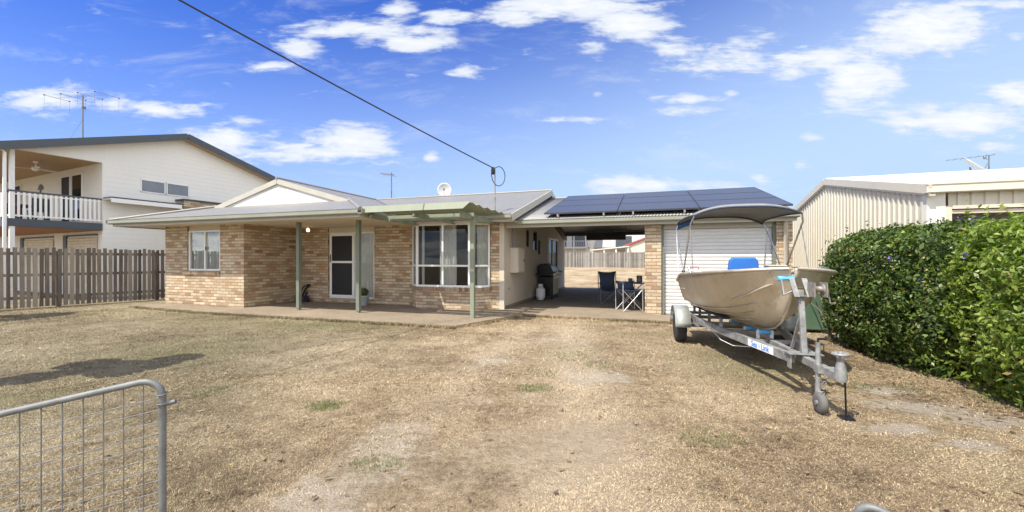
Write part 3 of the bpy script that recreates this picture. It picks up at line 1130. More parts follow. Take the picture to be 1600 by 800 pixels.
# solar panels, three columns by three rows on the front slope
sl_ang = math.atan2(CRZ - CZ0, CRV - CV0)
proto_f = proto_c = None
colw, rowh = 1.885, 1.20
names_c = ('leftmost', 'middle', 'rightmost')
names_r = ('lowest', 'middle', 'highest')
for r_ in range(3):
    for c_ in range(3):
        u0 = 8.33 + c_ * (colw + .018)
        d0 = .09 + r_ * (rowh + .018)
        v0 = CV0 + d0 * math.cos(sl_ang)
        z0 = CZ0 + d0 * math.sin(sl_ang) + .105
        mt = H @ T(u0, v0, z0) @ Matrix.Rotation(sl_ang, 4, 'X')
        th = thing('solar_panel', 'dark solar panel, %s column and %s row of the carport roof array' % (names_c[c_], names_r[r_]), 'solar panel', mt, 'solar panels on the carport roof')
        if proto_f is None:
            q = MB()
            for bx in ((0, colw, 0, .012), (0, colw, rowh - .012, rowh), (0, .012, .012, rowh - .012), (colw - .012, colw, .012, rowh - .012)):
                q.box(*bx, 0, .04)
            proto_f = q.build('panel_frame', mat('dark_panel_frame', (.10, .11, .13), .4, .5), th)
            q = MB()
            q.box(.012, colw - .012, .012, rowh - .012, .02, .036)
            proto_c = q.build('cell_sheet', M['solar'], th)
            proto_r = []
            for x in (.35, colw - .35):
                q = MB()
                q.box(x, x + .04, -.06, rowh, -.055, -.003)
                q.box(x, x + .04, .05, .1, -.1, -.055)
                proto_r.append(q.build('mounting_rail', M['silver'], th))
        else:
            for pr in (proto_f, proto_c, *proto_r):
                cpy = pr.copy()
                COL.objects.link(cpy)
                cpy.parent = th

# ================================================================== NEIGHBOUR HOUSE (left)
NB = R(25)
NA = Vector((math.sin(NB), math.cos(NB), 0))
NBv = Vector((-math.cos(NB), math.sin(NB), 0))
NF = Matrix.Identity(4)
NO = Vector((-15.5, 15.5, 0))
for i in range(3):
    NF[i][0], NF[i][1], NF[i][2], NF[i][3] = NA[i], NBv[i], Z3[i], NO[i]
nh = thing('neighbour_house', 'cream two storey house with dark gable trim and an upstairs balcony', 'house', NF)
AP = (2.62, 6.80)


def rake(s):
    return AP[1] - (AP[0] - s) * .322 if s < AP[0] else AP[1] - (s - AP[0]) * .287


q = MB()
t = .12
# gable wall (y=0 plane, thickness towards +y), opening for the balcony
q.prism([(0, 0, 0), (7.3, 0, 0), (7.3, 0, rake(7.3) - .1), (AP[0], 0, AP[1] - .1), (0, 0, rake(0) - .1)], (0, t, 0))
q.prism([(-2.3, 0, 5.1), (0, 0, 5.1), (0, 0, rake(0) - .1), (-2.3, 0, rake(-2.3) - .1)], (0, t, 0))
q.prism([(-.001, t, 2.8), (-.001, 13, 2.8), (-.001, 13, 5.1), (-.001, t, 5.1)], (.12, 0, 0))
q.prism([(-.001, t, 0), (-.001, 13, 0), (-.001, 13, 2.53), (-.001, t, 2.53)], (.12, 0, 0))
q.prism([(7.2, t, 0), (7.2, 13, 0), (7.2, 13, 5.2), (7.2, t, 5.2)], (.1, 0, 0))
q.prism([(0, 13, 0), (7.3, 13, 0), (7.3, 13, rake(7.3) - .1), (AP[0], 13, AP[1] - .1), (0, 13, rake(0) - .1)], (0, t, 0))
q.build('wall', M['white_wall'], nh)
q = MB()
q.prism([(-2.9, -.42, rake(-2.9)), (AP[0], -.42, AP[1]), (AP[0], 13.6, AP[1]), (-2.9, 13.6, rake(-2.9))], (0, 0, .04))
q.prism([(AP[0], -.42, AP[1]), (8.0, -.42, rake(8.0)), (8.0, 13.6, rake(8.0)), (AP[0], 13.6, AP[1])], (0, 0, .04))
nroof = q.build('roof', M['charcoal'], nh)
q = MB()
q.beam((-2.9, -.44, rake(-2.9) - .06), (AP[0], -.44, AP[1] - .06), .04, .26)
q.beam((AP[0], -.44, AP[1] - .06), (8.0, -.44, rake(8.0) - .06), .04, .26)
q.beam((-2.93, -.44, rake(-2.9) - .06), (-2.93, 13.6, rake(-2.9) - .06), .04, .24)
q.build('barge_board', M['charcoal'], nroof)
q = MB()
q.prism([(-2.88, -.40, rake(-2.88) - .17), (AP[0], -.40, AP[1] - .17), (AP[0], 0, AP[1] - .17), (-2.88, 0, rake(-2.88) - .17)], (0, 0, .01))
q.prism([(AP[0], -.40, AP[1] - .17), (7.95, -.40, rake(7.95) - .17), (7.95, 0, rake(7.95) - .17), (AP[0], 0, AP[1] - .17)], (0, 0, .01))
q.build('eave_lining', M['timber_lining'], nh)
q = MB()
q.box(-2.3, -.002, t, 13, 5.1, 5.12)
q.build('balcony_ceiling', M['timber_lining'], nh)
# balcony
q = MB()
q.box(-2.3, -.003, .0, 13, 2.56, 2.62)
q.box(-2.35, -.003, -.03, 0, 2.54, 2.80)
q.box(-2.35, -2.3, 0, 13, 2.54, 2.80)
bal = q.build('balcony', M['charcoal'], nh)
q = MB()
q.box(-2.29, -.005, .01, 12.9, 2.53, 2.555)
q.build('balcony_underside', mat('red_brown_deck', (.33, .15, .07), .8), bal)
q = MB()
q.box(-2.29, -.005, .01, 12.9, 2.625, 2.80)
q.build('deck', M['timber_lining'], bal)
q = MB()
q.box(-2.3, -.02, -.025, .045, 3.68, 3.74)
q.box(-2.325, -2.255, .05, 8, 3.68, 3.74)
q.build('handrail', M['charcoal'], bal)
q = MB()
q.box(-2.2, -.02, -.005, .03, 2.88, 2.93)
q.box(-2.2, -.02, -.005, .03, 3.60, 3.64)
q.box(-2.30, -2.265, .1, 8, 2.88, 2.93)
q.build('bottom_rail', M['white_alu'], bal)
for k in range(17):
    s0 = -2.13 + k * .125
    q = MB()
    q.box(s0, s0 + .062, -.022, -.008, 2.86, 3.68)
    q.build('baluster', M['white_alu'], bal)
for k in range(12):
    q = MB()
    y0 = .18 + k * .125
    q.box(-2.325, -2.305, y0, y0 + .062, 2.86, 3.68)
    q.build('baluster', M['white_alu'], bal)
for (a, b_, z0, z1) in ((-2.29, -.02, 0, 5.1), (-2.29, 3.5, 0, 5.1)):
    q = MB()
    q.box(a, a + .11, b_, b_ + .11, z0, z1)
    po = q.build('balcony_post', M['white_alu'], nh)
q = MB()
q.box(-2.5, -2.43, -.3, -.23, 0, 4.9)
q.tube([(-2.46, -.26, 4.9), (-2.55, -.26, 5.0), (-2.8, -.26, 5.05)], .04, 8)
q.build('downpipe', M['white_alu'], nh)
# upstairs doors and windows on the balcony wall
for (b0, b1, z0, z1, kind) in ((2.6, 3.45, 2.82, 4.80, 'dark'), (1.55, 2.5, 3.0, 4.80, 'glass'), (7.6, 9.2, 2.82, 4.80, 'dark')):
    q = MB()
    q.box(-.05, -.003, b0, b0 + .05, z0, z1)
    q.box(-.05, -.003, b1 - .05, b1, z0, z1)
    q.box(-.05, -.003, b0, b1, z1, z1 + .05)
    o = q.build('balcony_door', M['white_alu'], nh)
    q = MB()
    q.box(-.03, -.02, b0 + .05, b1 - .05, z0, z1)
    q.build('pane', M['dark'] if kind == 'dark' else M['glass_dark'], o)
# garage doors below
for (b0, b1) in ((.35, 3.2), (4.2, 7.6)):
    q = MB()
    prof = []
    z = 0
    while z < 2.3:
        prof += [(-.02, z), (-.035, z + .05), (-.02, z + .1)]
        z += .11
    q.grid([[(a, yy, zz) for a, zz in prof] for yy in (b0, b1 - .3)], False)
    o = q.build('roller_door', mat('cream_roller', (.62, .56, .44), .5), nh)
    q = MB()
    q.box(-.05, -.004, b0, b1, 2.36, 2.42)
    q.box(-.06, -.004, b1 - .3, b1, 0, 2.36)
    q.build('door_surround', M['charcoal'], o)
# gable window
q = MB()
for (a, b_) in ((1.15, 2.0), (2.03, 2.88)):
    q.box(a, a + .04, -.03, -.001, 4.17, 4.70)
    q.box(b_ - .04, b_, -.03, -.001, 4.17, 4.70)
    q.box(a, b_, -.03, -.001, 4.66, 4.70)
    q.box(a, b_, -.03, -.001, 4.17, 4.21)
o = q.build('window', M['white_alu'], nh)
q = MB()
q.box(1.18, 2.86, -.012, -.004, 4.2, 4.67)
q.build('pane', mat('grey_glazing', (.16, .18, .21), .08), o)
# side awning and its brick pier
q = MB()
q.box(.02, 2.34, -.62, -.002, 3.74, 3.79)
q.box(2.35, 5.2, -.66, -.002, 3.96, 4.02)
aw = q.build('awning', M['charcoal'], nh)
q = MB()
q.box(.02, 2.3, -.64, -.60, 3.58, 3.735)
q.box(.02, 2.34, -.60, -.002, 3.70, 3.735)
q.box(2.28, 2.36, -.64, -.56, 0, 3.58)
q.build('awning_frame', M['white_alu'], aw)
q = MB()
q.box(2.4, 5.2, -.60, -.05, 0, 3.955)
q.build('side_wall', M['brick'], nh)
# ceiling fan on the balcony
fan = thing('ceiling_fan', 'white ceiling fan under the timber balcony ceiling', 'fan', NF @ T(-1.15, 2.0, 5.1))
q = MB()
q.lathe([(.07, 0), (.07, -.05), (.015, -.06), (.015, -.2), (.10, -.21), (.12, -.27), (.09, -.33), (.03, -.36)], (0, 0, 0), 16)
q.build('motor', M['white_pl'], fan)
for k in range(3):
    q = MB()
    a = R(20 + 120 * k)
    q.T = Matrix.Rotation(a, 4, 'Z')
    q.prism([(.1, -.04, -.27), (.62, -.075, -.26), (.64, .05, -.285), (.1, .04, -.28)], (0, 0, .01))
    q.build('blade', M['white_pl'], fan)
# wall ornament
orn = thing('wall_ornament', 'dark metal palm shaped ornament on the balcony wall', 'ornament', NF @ T(-.03, 5.5, 4.35))
q = MB()
q.tube([(0, 0, -.3), (0, .03, -.1), (0, -.02, .12)], .022, 6)
q.build('stem', M['ant'], orn)
q = MB()
for k in range(7):
    a = R(-70 + k * 140 / 6)
    d = Vector((0, math.sin(a), math.cos(a)))
    c0 = Vector((0, -.02, .1))
    pz = Vector((0, d.z, -d.y))
    q.prism([c0, c0 + d * .16 + pz * .05, c0 + d * .3 - Z3 * .03, c0 + d * .16 - pz * .05], (-.012, 0, 0))
q.build('frond', M['ant'], orn)
# outdoor setting half hidden behind the balusters
ot = thing('outdoor_table', 'dark outdoor table behind the white balcony balusters', 'table', NF @ T(-1.0, 3.2, 2.80))
q = MB()
q.box(-.4, .4, -.6, .6, .68, .72)
q.build('tabletop', mat('dark_outdoor_timber', (.07, .045, .035), .6), ot)
for sx_ in (-.34, .34):
    for sy_ in (-.52, .52):
        q = MB()
        q.box(sx_ - .03, sx_ + .03, sy_ - .03, sy_ + .03, 0, .68)
        q.build('leg', M['black'], ot)
for k, (a, b_, lab, mm) in enumerate(((-1.1, 1.9, 'dark chair at the near end of the balcony table', M['black']), (-1.1, 4.5, 'dark red chair at the far end of the balcony table', mat('dark_red_cushion', (.16, .03, .03), .8)))):
    ch = thing('outdoor_chair', lab, 'chair', NF @ T(a, b_, 2.80), 'balcony chairs')
    q = MB()
    q.box(-.24, .24, -.24, .24, .42, .47)
    q.build('seat', mm, ch)
    q = MB()
    q.box(-.24, .24, (-.26 if k == 0 else .22), (-.22 if k == 0 else .26), .47, .9)
    q.build('backrest', mm, ch)
    for sx_ in (-.21, .21):
        for sy_ in (-.21, .21):
            q = MB()
            q.box(sx_ - .02, sx_ + .02, sy_ - .02, sy_ + .02, 0, .42)
            q.build('leg', M['black'], ch)


# antennas
def antenna_cross(name, label, mtx, mast_h):
    th_ = thing(name, label, 'antenna', mtx)
    q = MB()
    q.tube([(0, 0, -.3), (0, 0, mast_h)], .022, 8)
    q.build('mast', M['ant'], th_)
    return th_


na = antenna_cross('tv_antenna', 'wide four armed television aerial on the two storey house', NF @ T(0, 1.6, rake(0) + .02), 1.95)
bx_, by_ = NF.to_3x3().inverted() @ Vector((1, -.12, 0)), None
q = MB()
d = Vector((NF.to_3x3().inverted() @ Vector((.99, -.14, 0)))).normalized()
c0 = Vector((0, 0, 1.90))
q.tube([c0 - d * 1.28, c0 + d * 1.16], .004, 5)
q.build('boom', M['ant'], na)
e = Vector((NF.to_3x3().inverted() @ Vector((.45, .9, -.1)))).normalized()
for off in (-1.22, -.45, .34, 1.12):
    q = MB()
    p0 = c0 + d * off
    q.tube([p0 - e * .3 - d * .09, p0 + e * .3 + d * .09], .008, 5)
    for s_ in (-1, 1):
        pe = p0 + (e * .3 + d * .09) * s_
        q.lathe([(.012, -.02), (.03, -.01), (.03, .02), (.012, .03)], pe, 8)
        q.tube([pe, pe + Vector((0, 0, -.5))], .003, 4)
    q.build('element', M['ant'], na)
q = MB()
q.box(-.03, .09, -.03, .03, 1.42, 1.52)
q.build('junction_box', M['ant'], na)
q = MB()
q.tube([(0, 0, 1.0), tuple(-d * .75 + Vector((0, 0, .05)))], .004, 4)
q.build('guy_wire', M['ant'], na)

ha = thing('tv_antenna', 'thin yagi television aerial on the brick house ridge', 'antenna', hframe(.55, 6.3, 3.80))
q = MB()
q.tube([(0, 0, -.1), (0, 0, 1.36)], .022, 8)
q.build('mast', M['ant'], ha)
bo = Vector((.02, -1, -.14)).normalized()
q = MB()
q.tube([Vector((0, 0, 1.26)) - bo * .22, Vector((0, 0, 1.26)) + bo * .8], .013, 6)
q.build('boom', M['ant'], ha)
pr = bo.cross(Z3).normalized()
for off, hl in ((-.18, .16), (-.02, .14), (.16, .13), (.34, .12), (.52, .11), (.68, .10)):
    q = MB()
    c0 = Vector((0, 0, 1.26)) + bo * off
    q.tube([c0 - pr * hl * 1.0 - Z3 * hl * .6, c0 + pr * hl * 1.0 + Z3 * hl * .6], .013, 5)
    q.build('element', M['ant'], ha)
q = MB()
q.lathe([(.03, .1), (.04, .13), (.04, .19), (.02, .2)], (0, 0, 0), 8)
q.build('base_bracket', M['ant'], ha)
q = MB()
q.tube([(0, 0, .62), (.55, -.35, -.02)], .006, 5)
q.tube([(0, 0, .62), (-.1, -.4, -.1)], .004, 5)
q.build('stay', M['ant'], ha)


def dish(name, label, mtx, r_, aim):
    th_ = thing(name, label, 'satellite dish', mtx)
    aim = Vector(aim).normalized()
    ex = aim.cross(Z3).normalized()
    ey = ex.cross(aim)
    c0 = Vector((0, 0, .42))
    rows_ = []
    for k in range(7):
        rr = r_ * k / 6 + .001
        rows_.append([c0 + ex * (rr * math.cos(a)) + ey * (rr * 1.06 * math.sin(a)) + aim * (.32 * rr * rr / r_) for a in [2 * math.pi * j / 28 for j in range(28)]])
    q = MB()
    q.grid(rows_, True, True)
    q.build('reflector', M['dish'], th_, solid=.012)
    q = MB()
    tip = c0 + aim * (r_ * 1.05) - ey * (.05)
    q.tube([c0 - ey * r_ * .98 + aim * .05, tip - ey * .12, tip], .011, 6)
    q.lathe([(.02, -.03), (.034, 0), (.034, .05), (.02, .06)], tip, 8)
    q.build('feed_arm', M['ant'], th_)
    q = MB()
    q.tube([(0, 0, -.3), (0, 0, .2), tuple(c0 - aim * .05)], .02, 8)
    q.build('mast', M['ant'], th_)
    return th_


dish('satellite_dish', 'round pale satellite dish on the grey roof of the brick house', hframe(3.16, 6.15, 3.80), .28, (.42, -1, .16))

# ================================================================== SERVICE LINE
sv = thing('service_line', 'black overhead power cable running down to a mast on the brick house', 'power line', Matrix.Identity(4))
mu = hp(7.05, 1.62)
M0 = Vector((mu.x, mu.y, 2.6))
q = MB()
q.tube([M0, M0 + Z3 * 1.32], .017, 8)
q.build('mast', M['galv'], sv)
top = M0 + Z3 * 1.28
q = MB()
q.lathe([(.02, 0), (.05, .03), (.055, .1), (.05, .17), (.03, .2)], tuple(top + Vector((-.05, -.02, -.16))), 10)
q.build('insulator', M['cable'], sv)
end = Vector((-4.73, 6.0, 5.25))
far = top + (end - top) * 2.3
far.z += .25
cab = []
for i in range(41):
    t_ = i / 40
    pnt = top.lerp(far, t_)
    pnt.z -= .55 * 4 * t_ * (1 - t_) * .35
    cab.append(pnt)
q = MB()
q.tube(cab, .014, 6)
q.build('cable', M['cable'], sv)
q = MB()
lc = top + Vector((.10, 0, -.2))
loop = [top + Vector((0, 0, .02))] + arc(lc, .20, R(95), R(-150), 16, (.85, .1, 0), (0, 0, 1.3)) + [M0 + Z3 * .95 + Vector((-.06, -.03, 0)), M0 + Z3 * 1.15 + Vector((-.1, -.03, 0))]
q.tube(loop, .012, 6)
q.build('cable_loop', M['cable'], sv)

# ================================================================== FENCES
def paling_fence(name, label, a, b_, h, m, pitch, pw, rails_front=True, gap_h=0.0):
    a, b_ = Vector(a), Vector(b_)
    d = (b_ - a)
    L = d.length
    d.normalize()
    n = Vector((-d.y, d.x, 0))
    mt = frame(a, d, n)
    th_ = thing(name, label, 'fence', mt)
    q = MB()
    k = 0
    x = 0
    while x < L:
        dz = random.uniform(-.03, .025)
        tw = random.uniform(-.012, .012)
        wv = pw * random.uniform(.84, 1.06)
        vs = []
        for zz in (.04, h + dz):
            for (i, j) in ((0, 0), (wv, tw), (wv, .016 + tw), (0, .016)):
                vs.append((x + i + (tw if zz > 1 else 0), j, zz))
        q.add(vs, [(3, 2, 1, 0), (4, 5, 6, 7), (0, 1, 5, 4), (1, 2, 6, 5), (2, 3, 7, 6), (3, 0, 4, 7)])
        x += pitch * random.uniform(.96, 1.04)
    q.build('paling', m, th_)
    for zz in (.28, .95, 1.58):
        q = MB()
        q.box(0, L, .02, .06, zz * h / 1.8, zz * h / 1.8 + .085)
        q.build('rail', m, th_)
    x = .3
    while x < L:
        q = MB()
        q.box(x, x + .1, .062, .15, 0, h - .08)
        q.build('post', m, th_)
        x += 2.4
    return th_


fa0, fb0 = Vector((-14.45, 11.55, 0)), Vector((-12.52, 14.75, 0))
fd = (fb0 - fa0).normalized()
paling_fence('paling_fence', 'weathered brown paling fence between the brick house and the two storey house', fa0 - fd * 4.0, fb0 + fd * 2.2, 1.79, M['fence'], .125, .092)
bz = gz(0, 44)
fbk = paling_fence('paling_fence', 'long grey paling fence across the end of the back lawn', hp(-4, 38, 0), hp(24, 38, 0), 1.8, M['fence_grey'], .11, .107)
fbk.location.z = .42

# ================================================================== BACK NEIGHBOURS (seen through the carport)
bh = thing('white_house', 'white two storey house with balcony seen through the carport behind the back fence', 'house', hframe(-3.2, 52, .5))
q = MB()
q.box(0, 6.2, 0, 8, 0, 5.0)
q.build('wall', mat('far_white_wall', (.55, .53, .48), .8), bh)
q = MB()
q.prism([(-.5, -1.6, 5.0), (6.4, -1.6, 5.0), (6.4, 4, 6.6), (-.5, 4, 6.6)], (0, 0, .1))
q.prism([(-.5, 4, 6.6), (6.4, 4, 6.6), (6.4, 8.5, 5.0), (-.5, 8.5, 5.0)], (0, 0, .1))
q.build('roof', mat('far_grey_roof', (.30, .31, .33), .6), bh)
q = MB()
q.box(0, 5.9, -1.5, -.01, 2.5, 2.75)
q.box(0, 5.9, -1.5, -1.45, 3.55, 3.62)
for k in range(24):
    q.box(.05 + k * .25, .10 + k * .25, -1.49, -1.46, 2.75, 3.55)
for k in range(4):
    q.box(.05 + k * 1.9, .2 + k * 1.9, -1.48, -1.33, 0, 5.0)
q.build('balcony', mat('far_balcony', (.16, .17, .19), .7), bh)
for (x0, x1, z0, z1) in ((.7, 2.6, 2.8, 4.7), (3.4, 5.3, 2.8, 4.7)):
    q = MB()
    q.box(x0, x1, -.02, -.003, z0, z1)
    q.build('window', M['charcoal'], bh)
gh = thing('grey_house', 'low house with wide grey roof seen through the carport beyond the back fence', 'house', hframe(2.0, 56, .5))
q = MB()
q.box(0, 9.5, 0, 8, 0, 2.7)
q.build('wall', mat('far_cream_wall', (.5, .45, .36), .8), gh)
q = MB()
q.prism([(-.6, -.6, 2.7), (10.1, -.6, 2.7), (9.0, 4, 5.0), (.6, 4, 5.0)], (0, 0, .1))
q.prism([(.6, 4, 5.0), (9.0, 4, 5.0), (10.1, 8.6, 2.7), (-.6, 8.6, 2.7)], (0, 0, .1))
q.build('roof', mat('far_roof_sheet', (.36, .35, .34), .6), gh)
q = MB()
q.box(4.3, 6.6, -1.2, .4, 2.3, 4.4)
q.build('dormer', M['charcoal'], gh)
pa = thing('patio_roof', 'low white patio roof on posts just beyond the back fence', 'patio roof', hframe(4.2, 42, .5))
q = MB()
q.prism([(0, 0, 2.0), (4.6, 0, 2.42), (4.6, 3, 2.42), (0, 3, 2.0)], (0, 0, .12))
q.build('roof', mat('far_patio_sheet', (.62, .60, .55), .6), pa)
for k in range(4):
    q = MB()
    q.box(.2 + k * 1.4, .35 + k * 1.4, .1, .25, 0, 2.0 + k * .12)
    q.build('post', M['white_alu'], pa)
rs = thing('red_roof_shed', 'white garden shed with a red roof beyond the back fence', 'shed', hframe(8.3, 43, .5))
q = MB()
q.prism([(0, 0, 0), (6, 0, 0), (6, 0, 3.3), (3.4, 0, 3.7), (0, 0, 2.45)], (0, 4, 0))
q.build('wall', M['shed'], rs)
q = MB()
q.prism([(-.3, -.2, 2.38), (3.4, -.2, 3.74), (3.4, 4.2, 3.74), (-.3, 4.2, 2.38)], (0, 0, .22))
q.prism([(3.4, -.2, 3.74), (6.4, -.2, 3.1), (6.4, 4.2, 3.1), (3.4, 4.2, 3.74)], (0, 0, .22))
q.build('roof', M['red_roof'], rs)


# ================================================================== TREES
def leaf_cloud(n, centre_fn, size, up=.35):
    """n leaf quads (diamonds), centres from centre_fn -> (N,3) points and (N,3) outward normals"""
    c, nr = centre_fn(n)
    n = len(c)
    nr = nr + rng.normal(0, .75, (n, 3)) + np.array([0, 0, up])
    nr /= np.linalg.norm(nr, axis=1, keepdims=True) + 1e-9
    a = rng.normal(0, 1, (n, 3))
    a -= nr * np.sum(a * nr, axis=1, keepdims=True)
    a /= np.linalg.norm(a, axis=1, keepdims=True) + 1e-9
    b_ = np.cross(nr, a)
    L = (size * rng.uniform(.45, 1.5, n))[:, None]
    W = L * .46
    v = np.empty((n, 4, 3))
    v[:, 0] = c - a * L * .5
    v[:, 1] = c + b_ * W * .5 + nr * L * .06
    v[:, 2] = c + a * L * .5 - nr * L * .10
    v[:, 3] = c - b_ * W * .5 + nr * L * .06
    return v.reshape(-1, 3)


M['leaf_far'] = leaf_mat('tree_leaves', [(.15, (.04, .065, .02)), (.55, (.09, .14, .035)), (.9, (.16, .21, .06))])


def tree(label, loc, h, rad, nleaf, size, mm, seed, nclump=9, sparse=False):
    rs_ = np.random.default_rng(seed)
    th_ = thing('tree', label, 'tree', T(*loc))
    q = MB()
    tr = [(0, 0, -.1), (.05, .03, h * .25), (-.04, .05, h * .5), (.03, 0, h * .8)]
    q.tube(tr, [h * .035, h * .028, h * .02, h * .008], 8)
    cl = []
    for k in range(nclump):
        a = rs_.uniform(0, 2 * math.pi)
        rr = rad * math.sqrt(rs_.uniform(.05, 1)) * .75
        zz = h * rs_.uniform(.48, .95)
        cl.append((rr * math.cos(a), rr * math.sin(a), zz))
        z0 = h * rs_.uniform(.25, .5)
        q.tube([(0, .02, z0), (rr * .5 * math.cos(a), rr * .5 * math.sin(a), (z0 + zz) / 2 + .1), cl[-1]], [h * .014, h * .009, h * .004], 6)
    q.build('trunk', M['bark'], th_)
    cl = np.array(cl)

    def fn(n):
        idx = rs_.integers(0, len(cl), n)
        d_ = rs_.normal(0, 1, (n, 3))
        d_ /= np.linalg.norm(d_, axis=1, keepdims=True)
        r_ = rad * .42 * rs_.uniform(.3, 1, n)[:, None] ** .5
        return cl[idx] + d_ * r_ * np.array([1, 1, .75]), d_
    mesh_np('crown', leaf_cloud(nleaf, fn, size), 4, mm, th_)
    return th_


tree('leafy green tree behind the far grey roofs', tuple(hp(8.8, 68, .5)), 8.0, 4.0, 9000, .45, M['leaf_far'], 5)
tree('slender small tree on the left side boundary of the front lawn', (-7.0, 4.1, 0), 4.9, .72, 5000, .13, M['leaf_far'], 11, 8)
tree('young tree by the paling fence beside the front lawn', (-13.4, 9.3, 0), 3.9, .8, 4200, .14, M['leaf_far'], 12, 6)

# ================================================================== SHED (right)
SF = frame(Vector((7.67, 7.55, 0)), U, V)
shed = thing('metal_shed', 'cream ribbed metal shed with white roof behind the hedge', 'shed', SF)
SEH, SAH, SAP, SD = 2.66, 3.60, 4.5, 9.0


def stop(v0):
    return SEH + (SAH - SEH) * (v0 / SAP if v0 < SAP else (SD - v0) / (SD - SAP))


def ribs(q, L, d, pitch=.19, top=None, z0=0.0, place=None):
    prof = []
    x = 0
    while x < L - 1e-6:
        for (f, dd) in ((0, 0), (.58, 0), (.66, d), (.92, d), (1.0, 0)):
            xx = x + f * pitch
            if xx <= L:
                prof.append((xx, dd))
        x += pitch
    q.grid([[place(xx, dd, z0) for xx, dd in prof], [place(xx, dd, top(xx)) for xx, dd in prof]], False)


q = MB()
ribs(q, SD, .03, .19, stop, 0, lambda x, d_, z_: (-d_, x, z_))
q.build('side_wall', M['shed'], shed)
q = MB()
ribs(q, 6.5, .025, .19, lambda x: 2.66, 2.42, lambda x, d_, z_: (.30 + x, .02 - d_, z_))
q.box(6.8, 7.2, 0, .08, 0, 2.66)
q.box(0, 7.2, SD - .05, SD, 0, 2.75)
q.box(7.15, 7.2, .1, SD - .06, 0, 2.75)
q.build('front_wall', M['shed'], shed)
q = MB()
q.box(-.035, .10, -.03, .02, 0, 2.66)
q.box(-.035, -.02, .021, .10, 0, 2.66)
q.box(.10, .235, -.028, .01, 0, 2.66)
q.build('corner_flashing', mat('white_flashing', (.74, .71, .62), .5), shed)
q = MB()
q.box(.236, .33, -.02, .06, 0, 2.42)
q.box(.33, 6.8, -.045, .06, 2.36, 2.42)
q.box(.33, 6.8, -.01, .05, 2.28, 2.34)
dj = q.build('door_frame', M['sand_tile'], shed)
q = MB()
q.box(-.10, 7.6, -.16, -.03, 2.655, 2.83)
q.box(-.11, 7.6, -.175, -.162, 2.80, 2.835)
q.box(-.09, 7.6, -.168, -.162, 2.665, 2.68)
q.build('gutter', M['shed'], shed)
q = MB()
for (a, za, b_, zb) in ((-.16, SEH + .06, SAP, SAH + .09), (SAP, SAH + .09, SD + .15, SEH + .06)):
    q.beam((-.055, a, za), (-.055, b_, zb), .05, .17)
    q.beam((-.02, a, za - .11), (-.02, b_, zb - .11), .09, .035)
q.build('barge_board', M['shed'], shed)
q = MB()
q.prism([(-.04, -.14, SEH + .10), (7.6, -.14, SEH + .10), (7.6, SAP, SAH + .17), (-.04, SAP, SAH + .17)], (0, 0, .02))
q.prism([(-.04, SAP, SAH + .17), (7.6, SAP, SAH + .17), (7.6, SD + .14, SEH + .10), (-.04, SD + .14, SEH + .10)], (0, 0, .02))
q.build('roof', M['white_roof'], shed)
q = MB()
for k in range(3):
    q.box(.6 + 1.6 * k, 1.9 + 1.6 * k, 3.0, 3.4, 1.3, 1.35)
    q.box(.6 + 1.6 * k, 1.9 + 1.6 * k, 3.0, 3.4, 1.85, 1.9)
    q.box(.6 + 1.6 * k, .65 + 1.6 * k, 3.0, 3.4, 0, 2.3)
q.build('shelf', mat('shed_shelf_timber', (.35, .25, .15), .8), shed)
dish('satellite_dish', 'tilted pale satellite dish peeping over the white shed roof', SF @ T(3.55, 5.1, SAH + .0), .27, (.55, -.45, .7))
sa = thing('tv_antenna', 'long low television aerial on the white shed roof', 'antenna', SF @ T(3.85, 5.0, SAH + .05))
q = MB()
q.tube([(0, 0, -.1), (0, 0, .62)], .015, 6)
q.build('mast', M['ant'], sa)
q = MB()
q.tube([(-.95, -.1, .52), (.12, .0, .62)], .008, 6)
q.build('boom', M['ant'], sa)
for k in range(7):
    q = MB()
    x = -.9 + k * .16
    q.tube([(x - .05, -.2, .52 + .09 * (x + .95)), (x + .05, .12, .53 + .09 * (x + .95))], .005, 5)
    q.build('element', M['ant'], sa)

# ================================================================== HEDGE
HD = Vector((-.262, -.965, 0))
HW = Vector((.965, -.262, 0))
HGO = Vector((5.78, 7.45, 0))
HGF = frame(HGO, HD, -HW)            # x towards the street, y towards the boat (negative = into the hedge)
HGF[0][1], HGF[1][1] = HW.x, HW.y    # use y = into the hedge (left-handed is fine for points only)


def hpnt(x, y, z):
    return HGO + HD * x + HW * y + Z3 * z


